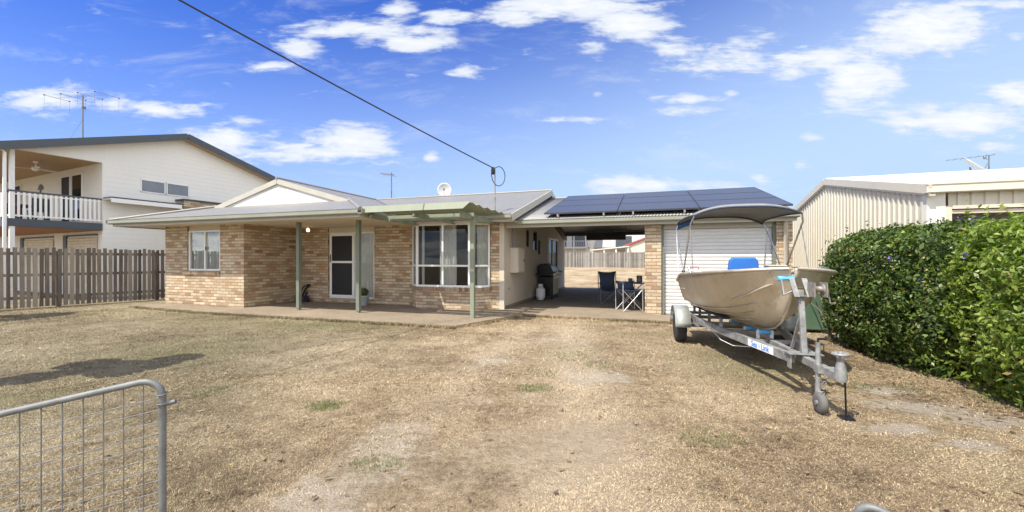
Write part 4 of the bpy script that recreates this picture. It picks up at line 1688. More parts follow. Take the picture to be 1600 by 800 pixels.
def hedge_cloud(x0, x1, y0, y1, h, n, size, seed, fray):
    rs_ = np.random.default_rng(seed)

    def fn(nn):
        # points on a rounded block, pushed in/out by noise
        c = np.array([(x0 + x1) / 2, (y0 + y1) / 2, h / 2])
        hs = np.array([(x1 - x0) / 2, (y1 - y0) / 2, h / 2])
        d_ = rs_.normal(0, 1, (nn * 2, 3)) * np.array([1 / hs[1] + .3, 1 / hs[0] + .6, 1.0]) ** .3
        dn = np.abs(d_) ** 3.6
        k = (dn.sum(axis=1)) ** (-1 / 3.6)
        s_ = d_ * k[:, None]
        # keep by approximate area so the big faces are as dense as the small ones
        pts_ = s_ * hs
        depth = rs_.exponential(.085, nn * 2)
        outn = s_ ** 3 / hs
        outn /= np.linalg.norm(outn, axis=1, keepdims=True) + 1e-9
        wv = np.array([mnoise.noise(Vector(p_ * 2.1) + Vector((seed, 0, 0))) * .11 + mnoise.noise(Vector(p_ * 5.5) + Vector((0, seed, 0))) * .07 for p_ in pts_])
        wv += np.where(rs_.uniform(0, 1, nn * 2) < .06, rs_.uniform(0, fray, nn * 2), 0)
        pts_ = pts_ + outn * (wv - np.minimum(depth, .5))[:, None]
        pts_ += c
        pts_[:, 2] = np.abs(pts_[:, 2] - .10) + rs_.uniform(0, .05, nn * 2)
        # drop leaves that form small holes, deeper where the noise is low
        hole = np.array([mnoise.noise(Vector(p_ * 3.3) + Vector((5, 5, seed))) for p_ in pts_])
        keep = (hole > -.18) | (rs_.uniform(0, 1, nn * 2) < .2)
        pts_, outn = pts_[keep][:nn], outn[keep][:nn]
        # stray shoots past the clipped outline
        ns = 110
        for k_ in range(ns):
            i0 = rs_.integers(0, len(pts_))
            if pts_[i0][2] < .9 and k_ % 3:
                continue
            dr0 = outn[i0] * .6 + rs_.normal(0, .35, 3) + np.array([0, 0, .6])
            dr0 /= np.linalg.norm(dr0)
            Ls = rs_.uniform(.08, .10 + fray * 1.3)
            tt = rs_.uniform(0, 1, 9)[:, None]
            sp = pts_[i0] + dr0 * Ls * tt + rs_.normal(0, .012, (9, 3))
            pts_ = np.concatenate([pts_, sp])
            outn = np.concatenate([outn, np.tile(outn[i0], (9, 1))])
        Rm = np.array([HD[:], HW[:], (0, 0, 1)])
        return pts_ @ Rm + np.array(HGO[:]), outn @ Rm
    return fn


M['leaf_dark'] = leaf_mat('dark_glossy_leaves', [(.2, (.024, .045, .010)), (.55, (.068, .115, .022)), (.85, (.175, .25, .045)), (1.0, (.33, .40, .09))], .3, .42)
M['leaf_light'] = leaf_mat('light_leaves', [(.15, (.07, .115, .02)), (.45, (.175, .26, .042)), (.75, (.31, .39, .07)), (1.0, (.50, .53, .14))], .42, .42)


def shrub(name, label, x0, x1, y0, y1, h, n, size, mm, seed, fray, flowers):
    th_ = thing(name, label, 'shrub', Matrix.Identity(4))
    o = mesh_np('foliage', leaf_cloud(n, hedge_cloud(x0, x1, y0, y1, h, n, size, seed, fray), size), 4, mm, th_)
    rs_ = random.Random(seed)
    q = MB()
    for k in range(16):
        bx, by = rs_.uniform(x0 + .25, x1 - .2), rs_.uniform(y0 + .22, y1 - .4)
        top_ = hpnt(bx + rs_.uniform(-.4, .4), by + rs_.uniform(-.3, .3), h * rs_.uniform(.6, .92))
        p0 = hpnt(bx, by, -.03)
        mid = p0.lerp(top_, .5) + Vector((rs_.uniform(-.12, .12), rs_.uniform(-.12, .12), 0))
        q.tube([p0, mid, top_], [.03, .02, .007], 6)
        for j in range(5):
            s_ = p0.lerp(top_, rs_.uniform(.2, .9))
            e_ = s_ + HW * rs_.uniform(-.2, .1) + HD * rs_.uniform(-.4, .4) + Z3 * rs_.uniform(.0, .4)
            q.tube([s_, s_.lerp(e_, .5) + Z3 * .04, e_], [.011, .008, .003], 5)
    for k in range(3 if flowers and len(flowers) > 2 else 0):
        bx = rs_.uniform(x0 + .4, x1 - .1)
        p0 = hpnt(bx, y0 + rs_.uniform(.18, .40), -.02)
        p2 = p0 + HD * rs_.uniform(-.35, .35) - HW * rs_.uniform(-.06, .10) + Z3 * rs_.uniform(.35, .85)
        q.tube([p0, p0.lerp(p2, .5) + HD * rs_.uniform(-.06, .06), p2], [.020, .013, .004], 6)
    q.build('branch', M['bark'], th_)
    for (fx, fy, fz) in flowers:
        vs = []
        c0 = np.array(hpnt(fx, fy, fz)[:])
        for k in range(8):
            a = rng.normal(0, 1, 3)
            a /= np.linalg.norm(a)
            b_ = np.cross(a, [.3, .2, .9])
            b_ /= np.linalg.norm(b_)
            cc = c0 + rng.normal(0, .016, 3)
            s_ = .012
            vs += [cc - a * s_, cc - b_ * s_, cc + a * s_, cc + b_ * s_]
        mesh_np('flower', np.array(vs), 4, M['flower'], th_)
    # low inner mass of twigs and shaded leaves so the middle is not hollow
    rs2 = np.random.default_rng(seed + 50)
    ninn = n // 3

    def fin(nn):
        p_ = np.stack([rs2.uniform(x0 + .15, x1 - .1, nn), rs2.uniform(y0 + .2, y1 - .15, nn), rs2.uniform(.02, h - .2, nn)], 1)
        Rm = np.array([HD[:], HW[:], (0, 0, 1)])
        return p_ @ Rm + np.array(HGO[:]), rs2.normal(0, 1, (nn, 3))
    mesh_np('inner_foliage', leaf_cloud(ninn, fin, size * 1.25), 4, mm, th_)
    return th_


shrub('hedge_shrub', 'dark green clipped shrub at the hedge end nearest the house', -.15, 2.75, -.30, 1.6, 2.0, 56000, .056, M['leaf_dark'], 3, .10,
      [(2.5, .3, 1.93), (2.2, -.25, 1.45)])
shrub('hedge_shrub', 'lighter yellow green shrub with purple flowers at the hedge end nearest the street', 2.45, 6.0, -.12, 1.75, 2.03, 68000, .057, M['leaf_light'], 4, .22,
      [(2.6, -.16, 1.2), (3.6, .2, 1.96), (2.6, .4, 1.93), (3.3, -.16, 1.5), (3.9, .6, 1.97)])

# ================================================================== BOAT + TRAILER
TK = Vector((.237, .9715, 0))
TR = Vector((.9715, -.237, 0))
TF = frame(Vector((2.93, 3.72, 0)), TR, TK)     # x = to the right, y = back along the trailer
trl = thing('boat_trailer', 'galvanised boat trailer with jockey wheel parked on the dry lawn', 'trailer', TF)
boat = thing('dinghy', 'bare aluminium open dinghy with a dark sunshade on the trailer', 'boat', TF)


def lerp_tab(tab, k):
    if k <= tab[0][0]:
        return tab[0][1]
    for (a, va), (b_, vb_) in zip(tab, tab[1:]):
        if k <= b_:
            t_ = (k - a) / (b_ - a)
            return va + (vb_ - va) * t_
    return tab[-1][1]


kz = [(.88, 1.20), (.95, 1.02), (1.05, .86), (1.2, .71), (1.42, .605), (1.75, .54), (2.3, .50), (4.1, .48)]
gr_ = [(.88, .03), (.93, .17), (1.0, .30), (1.1, .43), (1.25, .56), (1.45, .66), (1.75, .735), (2.3, .79), (3.0, .80), (4.1, .74)]
gzt = [(.88, 1.345), (1.1, 1.315), (1.45, 1.285), (1.9, 1.26), (2.6, 1.225), (3.3, 1.20), (3.7, 1.15), (3.95, 1.08), (4.1, 1.05)]
cr_ = [(.88, .012), (1.0, .05), (1.25, .20), (1.45, .31), (1.75, .43), (2.3, .55), (3.0, .62), (4.1, .62)]
cz_ = [(.88, 1.25), (1.0, 1.08), (1.25, .93), (1.45, .86), (1.75, .79), (2.3, .73), (3.0, .69), (4.1, .68)]
ks = [.88, .91, .95, 1.0, 1.06, 1.13, 1.2, 1.3, 1.42, 1.58, 1.75, 2.0, 2.3, 2.65, 3.0, 3.35, 3.7, 3.95, 4.1]


def station(k, side):
    zk, rg, zg, rc, zc = (lerp_tab(t_, k) for t_ in (kz, gr_, gzt, cr_, cz_))
    zc = max(zc, zk + .04)
    pts_ = []
    for i in range(5):                                     # keel to chine, slightly rounded
        t_ = i / 4
        pts_.append((side * rc * t_, k, zk + (zc - zk) * (t_ ** 1.25)))
    for i in range(1, 7):                                  # chine to gunwale, flared
        t_ = i / 6
        rr = rc + (rg - rc) * (t_ ** .8)
        pts_.append((side * rr, k, zc + (zg - zc) * t_))
    return pts_


q = MB()
rows_ = []
for k in ks:
    l_ = station(k, -1)
    r_ = station(k, 1)
    rows_.append(l_[::-1] + r_[1:])
q.grid(rows_, True)
q.poly(rows_[-1])
hull = q.build('hull', M['alu'], boat, solid=.012, solid_off=1)
# pressed strakes
q = MB()
for side in (-1, 1):
    for idx, k0, k1, rr in ((4, 1.3, 3.6, .010), (2, 1.5, 4.05, .008), (3, 1.42, 4.05, .007), (1, 1.6, 4.05, .008)):
        kk = [k for k in ks if k0 <= k <= k1]
        q.tube([Vector(station(k, side)[idx]) + Vector((side * .012, 0, -.004)) for k in kk], rr, 6)
    kk = [k for k in ks if 1.0 <= k <= 1.6]
    q.tube([Vector(station(k, side)[6]).lerp(Vector(station(k, side)[5]), (k - 1.0) / .6) + Vector((side * .012, -.01, 0)) for k in kk], [.006] + [.014] * (len(kk) - 2) + [.006], 6)
    kk = [k for k in ks if 3.3 <= k <= 4.05]
    q.tube([Vector(station(k, side)[7]) + Vector((side * .014, 0, 0)) for k in kk], .014, 6)
q.build('strake', M['alu'], hull)
q = MB()
for side in (-1, 1):
    q.tube([Vector(station(k, side)[-1]) + Vector((side * .012, 0, .0)) for k in ks], .02, 8)
q.tube([station(4.1, -1)[-1], (0, 4.1, 1.0), station(4.1, 1)[-1]], .02, 8)
q.build('gunwale', M['alu'], hull)
q = MB()
q.tube([(0, k - .015, lerp_tab(kz, k) - .01) for k in ks], .014, 6)
q.build('keel', M['alu'], hull)
q = MB()
kf = [1.3, 1.75, 2.3, 3.0, 4.08]
q.grid([[(-lerp_tab(cr_, k) + .03, k, lerp_tab(cz_, k) + .03), (lerp_tab(cr_, k) - .03, k, lerp_tab(cz_, k) + .03)] for k in kf], False)
q.build('boat_floor', mat('boat_carpet', (.12, .13, .14), .9), boat)
for (k0, k1) in ((2.55, 2.85), (3.55, 3.85)):
    q = MB()
    rg = lerp_tab(gr_, k0) - .1
    q.box(-rg, rg, k0, k1, 1.0, 1.03)
    q.build('thwart', M['alu'], boat)
# bow deck
q = MB()
q.prism([(-.26, 1.02, 1.285), (0, .91, 1.30), (.26, 1.02, 1.285), (.5, 1.25, 1.27), (-.5, 1.25, 1.27)], (0, 0, .012))
q.build('bow_deck', M['alu'], boat)
# blue seat
q = MB()
prof = [(-.20, 0), (-.215, .05), (-.20, .19), (-.16, .235), (.16, .235), (.20, .19), (.215, .05), (.20, 0)]
q.prism([(x, 2.62, 1.24 + z_) for x, z_ in prof], (0, .09, 0))
seat = q.build('seat_back', M['blue'], boat, bevel=.02)
q = MB()
q.box(-.2, .2, 2.36, 2.66, 1.17, 1.25)
q.build('seat', M['blue'], boat, bevel=.02)
q = MB()
q.tube([(0, 2.55, .75), (0, 2.55, 1.17)], .035, 8)
q.build('pedestal', M['steel'], boat)
# beige bait box, fuel tank, bracket
bxo = thing('bait_box', 'small beige box beside the blue boat seat', 'box', TF)
q = MB()
q.box(.27, .50, 2.42, 2.62, 1.10, 1.345)
q.box(.26, .51, 2.41, 2.63, 1.345, 1.365)
q.build('body', M['beige'], bxo, bevel=.008)
tk = thing('fuel_tank', 'small red and white fuel tank at the stern of the dinghy', 'fuel tank', TF)
q = MB()
q.box(-.62, -.40, 3.60, 3.84, 1.05, 1.26)
q.build('body', M['white_pl'], tk, bevel=.02)
q = MB()
q.tube([(-.58, 3.68, 1.26), (-.57, 3.68, 1.31), (-.45, 3.68, 1.31), (-.44, 3.68, 1.26)], .012, 6)
q.build('handle', M['red'], tk)
q = MB()
q.box(-.60, -.43, 3.592, 3.600, 1.14, 1.22)
q.build('tank_label', M['red'], tk)
# rod holder + cleat
q = MB()
q.tube([(-.70, 2.95, 1.22), (-.72, 3.02, 1.32)], .022, 8)
q.tube([(.66, 1.62, 1.29), (.62, 1.5, 1.335), (.5, 1.24, 1.34), (.34, 1.06, 1.36), (.31, 1.04, 1.33)], .011, 6)
q.tube([(.45, 1.95, 1.30), (.3, 1.5, 1.35), (.1, 1.2, 1.35)], .010, 6)
q.build('bow_rail', M['steel'], boat)
# bimini
def hoop(k, kp, zt, zb, drop=.0):
    pts_ = []
    for i in range(17):
        a = -1 + 2 * i / 16
        x = .73 * a
        z_ = zt - (zt - zb) * abs(a) ** 3.2
        pts_.append((x, k, z_))
    return pts_


q = MB()
secs = [(2.50, 2.24, 2.12), (2.56, 2.285, 2.13), (2.9, 2.31, 2.15), (3.3, 2.315, 2.165), (3.7, 2.305, 2.165), (4.05, 2.285, 2.15), (4.12, 2.24, 2.10)]
q.grid([hoop(k, 0, a, b_) for k, a, b_ in secs], True)
bim = q.build('canopy', M['canopy'], boat, solid=.006, solid_off=1)
q = MB()
for k, a, b_ in (secs[0], secs[-1]):
    q.tube([(x, kk, z_) for x, kk, z_ in hoop(k, 0, a, b_)], .016, 6)
for sgn in (0, -1):
    q.tube([hoop(k, 0, a, b_)[sgn] for k, a, b_ in secs], .014, 6)
q.build('canopy_trim', M['canopy_trim'], bim)
q = MB()
h0 = hoop(4.12, 0, 2.25, 2.11)
q.grid([[h0[0], h0[1], h0[2], h0[3]], [(x, y + .06, z_ - .10) for x, y, z_ in h0[:4]]], True)
q.build('valance', M['blue'], bim, solid=.006)
for side in (-1, 1):
    gk = lambda k: (side * (lerp_tab(gr_, k) - .02), k, lerp_tab(gzt, k) + .01)
    q = MB()
    q.tube([(side * .73, 2.50, 2.12), (side * .77, 2.58, 2.0), gk(3.26)], .0125, 8)
    q.build('canopy_leg', M['steel'], bim)
    q = MB()
    q.tube([(side * .73, 4.12, 2.10), (side * .77, 4.03, 2.0), gk(3.26)], .0125, 8)
    q.build('canopy_leg', M['steel'], bim)
    q = MB()
    q.tube([(side * .77, 2.63, 1.98), gk(2.37)], .008, 6)
    q.build('strap', M['ant'], bim)
    q = MB()
    q.tube([(side * .77, 4.0, 1.97), gk(4.05)], .010, 6)
    q.build('strap', M['white_pl'] if side < 0 else M['steel'], bim)
    q = MB()
    q.lathe([(.02, -.02), (.028, 0), (.028, .03), (.015, .05)], gk(3.26), 8)
    q.build('mount', M['black'], bim)

# trailer frame
RZt = .40


def rail(side):
    q = MB()
    a = (side * .10, .62, RZt)
    b_ = (side * .40, 2.2, RZt + .005)
    c_ = (side * .56, 3.1, RZt + .02)
    d_ = (side * .57, 4.4, RZt + .02)
    q.beam(a, b_, .05, .10)
    q.beam(b_, c_, .05, .10)
    q.beam(c_, d_, .05, .10)
    return q.build('side_rail', M['galv'], trl, bevel=.004)


rl_l = rail(-1)
rail(1)
q = MB()
q.beam((0, -.02, RZt), (0, 1.6, RZt), .06, .075)
dbar = q.build('drawbar', M['galv'], trl, bevel=.005)
q = MB()
q.box(-.16, .16, .55, .70, RZt + .052, RZt + .062)
q.box(-.14, -.13, .57, .66, RZt - .10, RZt + .05)
q.box(.13, .14, .57, .66, RZt - .10, RZt + .05)
q.build('clamp_plate', M['galv'], dbar)
for k, hw in ((1.55, .28), (2.25, .40), (3.0, .54), (3.75, .56), (4.38, .56)):
    q = MB()
    q.beam((-hw, k, RZt + .0), (hw, k, RZt + .0), .05, .05)
    q.build('crossmember', M['galv'], trl)
q = MB()
q.beam((-.74, 3.42, .29), (.74, 3.42, .29), .045, .045)
q.build('axle', M['ant'], trl)
for side in (-1, 1):
    q = MB()
    xw = side * .80
    q.lathe([(.16, -.075), (.235, -.085), (.268, -.06), (.275, 0), (.268, .06), (.235, .085), (.16, .075)], (xw, 3.42, .275), 28, 'X')
    wh = q.build('wheel', M['rubber'], trl)
    q = MB()
    q.lathe([(.02, -.06), (.05, -.06), (.06, -.045), (.14, -.05), (.165, -.07), (.17, -.06), (.17, .06), (.14, .05), (.05, .06)], (xw, 3.42, .275), 20, 'X')
    q.build('rim', M['galv'], wh)
    # mudguard: arched sheet with side skirt
    q = MB()
    rows_ = []
    for xx in (xw - .12, xw + .12):
        rows_.append([(xx, 3.42 + .335 * math.cos(a), .30 + .335 * math.sin(a)) for a in [R(180 - 180 * i / 14) for i in range(15)]])
    q.grid(rows_, True)
    for xx in (xw - side * .12,):
        ptsg = [(xx, 3.42 + .335 * math.cos(a), .30 + .335 * math.sin(a)) for a in [R(180 - 180 * i / 14) for i in range(15)]]
        q.poly(ptsg + [(xx, 3.72, .42), (xx, 3.12, .42)])
    q.build('mudguard', mat('pale_mudguard', (.34, .36, .33), .5, .2, dirt=.35), trl, solid=.006)
    q = MB()
    q.beam((side * .60, 2.9, .36), (side * .60, 3.95, .36), .05, .02)
    q.build('leaf_spring', M['ant'], trl)
    # hull bearer skids with uprights
    q = MB()
    q.beam((side * .36, 2.2, .60), (side * .42, 4.3, .57), .09, .035)
    sk_ = q.build('hull_skid', M['rubber'], trl)
    for k in (2.3, 3.05, 3.8, 4.3):
        q = MB()
        q.beam((side * .40, k, RZt), (side * .40, k, .585), .04, .04)
        q.build('skid_upright', M['galv'], sk_)
# keel rollers
for k in (1.75, 2.3, 3.05, 3.8):
    q = MB()
    q.lathe([(.018, -.07), (.035, -.065), (.026, 0), (.035, .065), (.018, .07)], (0, k, lerp_tab(kz, k) - .055), 12, 'X')
    o = q.build('keel_roller', M['blue_poly'], trl)
    q = MB()
    for side in (-1, 1):
        q.beam((side * .082, k, RZt), (side * .082, k, lerp_tab(kz, k) - .03), .008, .04)
    q.build('roller_bracket', M['white_pl'], o)
# winch post, winch, bow roller
q = MB()
q.beam((0, .60, RZt + .035), (0, .70, 1.12), .055, .04, (0, 1, 0))
q.beam((-.0, .92, RZt + .035), (0, .69, .85), .03, .025, (0, 1, 0))
wp = q.build('winch_post', M['galv'], trl, bevel=.004)
q = MB()
q.beam((-.06, .62, 1.05), (-.06, .76, 1.24), .012, .05, (1, 0, 0))
q.beam((.06, .62, 1.05), (.06, .76, 1.24), .012, .05, (1, 0, 0))
q.beam((-.06, .66, 1.06), (.06, .66, 1.06), .05, .012)
q.tube([(-.06, .68, 1.12), (-.15, .72, 1.06), (-.155, .76, 1.22)], .014, 6)
brk = q.build('roller_bracket', M['galv'], wp)
q = MB()
q.lathe([(.02, -.08), (.032, -.075), (.02, 0), (.032, .075), (.02, .08)], (-.10, .80, 1.235), 12, 'X')
q.build('bow_roller', M['blue_poly'], brk)
q = MB()
q.lathe([(.055, -.05), (.055, -.045), (.03, -.043), (.03, .043), (.055, .045), (.055, .05)], (.11, .58, 1.14), 16, 'X')
q.box(.05, .06, .50, .66, 1.06, 1.21)
q.box(.16, .17, .50, .66, 1.06, 1.21)
q.tube([(.17, .58, 1.14), (.20, .58, 1.14), (.21, .55, 1.0), (.26, .55, 1.0)], .008, 6)
q.build('winch', mat('rusty_winch', (.26, .24, .21), .6, .4, var=.3, scale=20), wp)
q = MB()
q.tube([(.11, .60, 1.16), (0, .86, 1.13)], .008, 5)
q.build('winch_strap', M['ant'], wp)
# coupling with hand wheel
q = MB()
q.lathe([(.045, -.05), (.052, -.02), (.042, .06), (.028, .12), (.024, .16)], (0, -.10, RZt + .02), 14)
q.box(-.045, .045, -.12, .12, RZt - .03, RZt + .045)
cpg = q.build('coupling', M['galv'], trl, bevel=.004)
q = MB()
q.tube(arc((0, -.10, RZt + .21), .058, 0, 2 * math.pi, 18, (1, 0, 0), (0, 1, 0))[:-1], .012, 6, True)
for a in (0, 120, 240):
    q.tube([(0, -.10, RZt + .20), (.058 * math.cos(R(a)), -.10 + .058 * math.sin(R(a)), RZt + .21)], .010, 5)
q.lathe([(.028, .15), (.028, .21), (.018, .235)], (0, -.10, RZt), 10)
q.build('hand_wheel', M['galv'], cpg)
# jockey wheel
q = MB()
q.tube([(-.055, .18, .24), (-.055, .18, .66)], .021, 12)
q.tube([(-.055, .18, .14), (-.055, .18, .26)], .025, 12)
q.box(-.075, -.03, .14, .22, RZt - .03, RZt + .05)
jw = q.build('jockey_stand', M['galv'], trl)
q = MB()
q.tube([(-.055, .18, .66), (-.055, .18, .69), (-.005, .14, .70)], .012, 6)
q.build('crank_handle', M['black'], jw)
q = MB()
q.lathe([(.03, -.028), (.085, -.032), (.10, -.015), (.10, .015), (.085, .032), (.03, .028)], (-.06, .12, .10), 20, 'X')
q.build('jockey_wheel', mat('dusty_grey_rubber', (.13, .125, .115), .9, dirt=.3), jw)
q = MB()
q.beam((-.055, .18, .18), (-.06, .12, .09), .02, .09)
q.tube([(-.10, .12, .10), (-.02, .12, .10)], .022, 8)
q.build('fork', M['galv'], jw)
# prop stand and safety chain
q = MB()
q.tube([(.10, .02, .0), (.09, .02, .36)], .008, 8)
q.box(.05, .15, -.03, .07, -.01, .02)
q.build('prop_stand', M['black'], trl)
q = MB()
for i in range(9):
    t_ = i / 8
    cx, cy, cz0 = -.05 - .02 * t_, .05 + .08 * t_, .36 - .26 * math.sin(math.pi * t_ * .55)
    ex = (1, 0, 0) if i % 2 else (0, 1, 0)
    q.tube(arc((cx, cy, cz0), .014, 0, 2 * math.pi, 8, ex, (0, .2, 1))[:-1], .004, 4, True)
q.build('safety_chain', M['galv'], trl)
q = MB()
q.tube([(-.45, 2.6, .34), (-.40, 2.3, .26), (-.33, 1.95, .25), (-.25, 1.5, .33)], .006, 5)
q.build('wiring', M['white_pl'], trl)
# maker's sticker on the near rail
A = Vector((-.10, .62, RZt))
B = Vector((-.40, 2.2, RZt + .005))
dr_ = (A - B).normalized()
up = Z3 - dr_ * dr_.dot(Z3)
nn = dr_.cross(up).normalized()
if nn.x > 0:
    nn = -nn
st0 = B.lerp(A, .47) + nn * .0275
st1 = B.lerp(A, .81) + nn * .0275
q = MB()
q.prism([st0 - Z3 * .042, st1 - Z3 * .042, st1 + Z3 * .042, st0 + Z3 * .042], nn * .002)
stk = q.build('sticker', M['sticker'], rl_l)
cu_ = bpy.data.curves.new('lettering', 'FONT')
cu_.body = 'Sea - Link'
cu_.size = .098
cu_.extrude = .001
cu_.align_x = 'CENTER'
cu_.align_y = 'CENTER'
cu_.offset = .0012
cu_.materials.append(M['ink'])
tmp = bpy.data.objects.new('lettering_curve', cu_)
COL.objects.link(tmp)
bpy.context.view_layer.update()
lm = bpy.data.meshes.new_from_object(tmp.evaluated_get(bpy.context.evaluated_depsgraph_get()))
lm.materials.clear()
lm.materials.append(M['ink'])
bpy.data.objects.remove(tmp)
to = bpy.data.objects.new('lettering', lm)
COL.objects.link(to)
to.parent = stk
mm_ = Matrix.Identity(4)
ct = (st0 + st1) / 2 + nn * .0035
for i in range(3):
    mm_[i][0], mm_[i][1], mm_[i][2], mm_[i][3] = dr_[i], up[i], nn[i], ct[i]
to.matrix_local = mm_

# wheelie bin
wb = thing('wheelie_bin', 'green plastic rubbish bin standing between the dinghy and the hedge', 'bin', T(6.02, 8.25, 0) @ Matrix.Rotation(-TH - .05, 4, 'Z'))
q = MB()
s0, s1 = .24, .33
vs = []
for (zz, a, c_) in ((.06, .25, .25), (.95, .31, .34)):
    vs += [(-a, -c_, zz), (a, -c_, zz), (a, c_, zz), (-a, c_, zz)]
q.add(vs, [(3, 2, 1, 0), (4, 5, 6, 7), (0, 1, 5, 4), (1, 2, 6, 5), (2, 3, 7, 6), (3, 0, 4, 7)])
q.build('body', M['bin'], wb, bevel=.02)
q = MB()
q.box(-.33, .33, -.37, .36, .955, .985)
q.box(-.29, .29, -.33, .32, .985, 1.03)
q.build('lid', M['bin'], wb, bevel=.015)
for sx_ in (-.27, .27):
    q = MB()
    q.lathe([(.03, -.02), (.10, -.025), (.10, .025), (.03, .02)], (sx_, .28, .10), 16, 'X')
    q.build('wheel', M['rubber'], wb)

# ================================================================== CARPORT FURNITURE
bbq = thing('barbecue', 'black hooded gas barbecue against the rendered carport wall', 'barbecue', hframe(7.22, 5.1, .06))
q = MB()
q.box(.08, .60, .20, 1.05, .12, .78)
q.build('cabinet', M['black'], bbq, bevel=.01)
q = MB()
q.box(.60, .615, .24, .62, .16, .72)
q.box(.60, .615, .64, 1.01, .16, .72)
q.build('cabinet_door', M['beige'], bbq)
q = MB()
hood = [(.04, .80), (.04, 1.12), (.12, 1.22), (.36, 1.24), (.52, 1.14), (.60, .95), (.60, .80)]
q.prism([(x, .2, z_) for x, z_ in hood], (0, .85, 0))
q.build('hood', M['black'], bbq, bevel=.015)
q = MB()
q.tube([(.60, .28, .98), (.66, .28, .98), (.66, .97, .98), (.60, .97, .98)], .012, 8)
q.build('handle', M['silver'], bbq)
q = MB()
q.box(.60, .72, .2, 1.05, .80, .90)
q.build('control_panel', M['beige'], bbq, bevel=.008)
q = MB()
q.box(.05, .60, -.16, .19, .84, .87)
q.box(.05, .60, 1.06, 1.42, .84, .87)
q.build('side_shelf', M['black'], bbq)
for (x, y) in ((.12, .26), (.56, .26), (.12, 1.0), (.56, 1.0)):
    q = MB()
    q.lathe([(.015, -.02), (.05, -.02), (.05, .02), (.015, .02)], (x, y, .05), 14, 'X')
    q.box(x - .015, x + .015, y - .015, y + .015, .05, .12)
    q.build('caster', M['rubber'], bbq)
gc = thing('gas_cylinder', 'white gas cylinder standing in front of the black barbecue', 'gas cylinder', hframe(7.50, 4.80, .06))
q = MB()
q.lathe([(.10, 0), (.10, .03), (.13, .05), (.152, .10), (.155, .16), (.155, .29), (.145, .36), (.10, .41), (.03, .425)], (0, 0, .02), 24)
q.build('tank', M['white_pl'], gc)
q = MB()
for a0 in (20, 200):
    pts_ = arc((0, 0, 0), .085, R(a0), R(a0 + 130), 8, (1, 0, 0), (0, 1, 0))
    q.grid([[p_ + Z3 * .43 for p_ in pts_], [p_ + Z3 * .55 for p_ in pts_]], True)
q.build('collar', M['white_pl'], gc, solid=.006)
q = MB()
q.lathe([(.02, .43), (.02, .49), (.03, .50), (.03, .53)], (0, 0, .01), 10)
q.tube([(0, 0, .49), (.08, .0, .52), (.1, .15, .56), (0, .3, .66)], .008, 6)
q.build('valve', M['ant'], gc)
bwl = thing('bowl', 'blue bowl upturned on the front ledge of the barbecue', 'bowl', hframe(7.93, 5.95, .97))
q = MB()
q.lathe([(.085, 0), (.083, .03), (.06, .07), (.03, .085), (.005, .088)], (0, 0, 0), 18)
q.build('bowl_shell', M['blue_poly'], bwl)
q = MB()
q.lathe([(.05, -.012), (.088, -.008), (.088, 0), (.05, 0)], (0, 0, 0), 18)
q.build('rim', M['white_pl'], bwl)
tyo = thing('tray', 'small white tray on the front ledge of the barbecue', 'tray', hframe(7.93, 5.6, .965))
q = MB()
q.box(-.06, .06, -.14, .14, 0, .012)
q.build('base', M['white_pl'], tyo)
q = MB()
q.tube([(-.06, -.14, .02), (.06, -.14, .02), (.06, .14, .02), (-.06, .14, .02)], .010, 6, True)
q.build('rim', M['white_pl'], tyo)


def camp_chair(label, mt, fabric, tube_m, back_h, seat_z, wid):
    th_ = thing('camping_chair', label, 'chair', mt, 'camping chairs in the carport')
    hw = wid / 2
    q = MB()
    q.grid([[(-hw + .02, -.24, seat_z + .03), (-.1, -.24, seat_z), (.1, -.24, seat_z), (hw - .02, -.24, seat_z + .03)],
            [(-hw + .02, 0, seat_z), (-.1, 0, seat_z - .05), (.1, 0, seat_z - .05), (hw - .02, 0, seat_z)],
            [(-hw + .02, .22, seat_z - .02), (-.1, .22, seat_z - .05), (.1, .22, seat_z - .05), (hw - .02, .22, seat_z - .02)]], True)
    q.build('seat', fabric, th_, solid=.012)
    q = MB()
    zt = back_h
    q.grid([[(-hw + .03, .20, seat_z - .02), (-.1, .23, seat_z - .04), (.1, .23, seat_z - .04), (hw - .03, .20, seat_z - .02)],
            [(-hw + .05, .25, (seat_z + zt) / 2), (-.1, .29, (seat_z + zt) / 2), (.1, .29, (seat_z + zt) / 2), (hw - .05, .25, (seat_z + zt) / 2)],
            [(-hw + .01, .30, zt), (-.1, .33, zt - .03), (.1, .33, zt - .03), (hw - .01, .30, zt)]], True)
    q.build('backrest', fabric, th_, solid=.012)
    for s_ in (-1, 1):
        q = MB()
        q.tube([(s_ * hw, -.28, 0), (-s_ * hw * .94, -.25, seat_z)], .011, 8)
        q.build('cross_leg', tube_m, th_)
        q = MB()
        q.tube([(s_ * hw, .26, 0), (-s_ * hw * .94, .22, seat_z)], .011, 8)
        q.build('cross_leg', tube_m, th_)
        q = MB()
        q.tube([(s_ * hw, -.28, 0), (s_ * hw, -.27, seat_z + .2)], .013, 8)
        q.build('upright', tube_m, th_)
        q = MB()
        q.tube([(s_ * hw, .26, 0), (s_ * hw, .30, zt)], .013, 8)
        q.build('upright', tube_m, th_)
        q = MB()
        q.grid([[(s_ * hw - .03, y_, z_), (s_ * hw + .03, y_, z_)] for y_, z_ in ((-.30, seat_z + .18), (-.27, seat_z + .215), (.0, seat_z + .20), (.27, seat_z + .20))], True)
        q.build('armrest', M['black'] if tube_m is not M['silver'] else fabric, th_, solid=.012)
    return th_


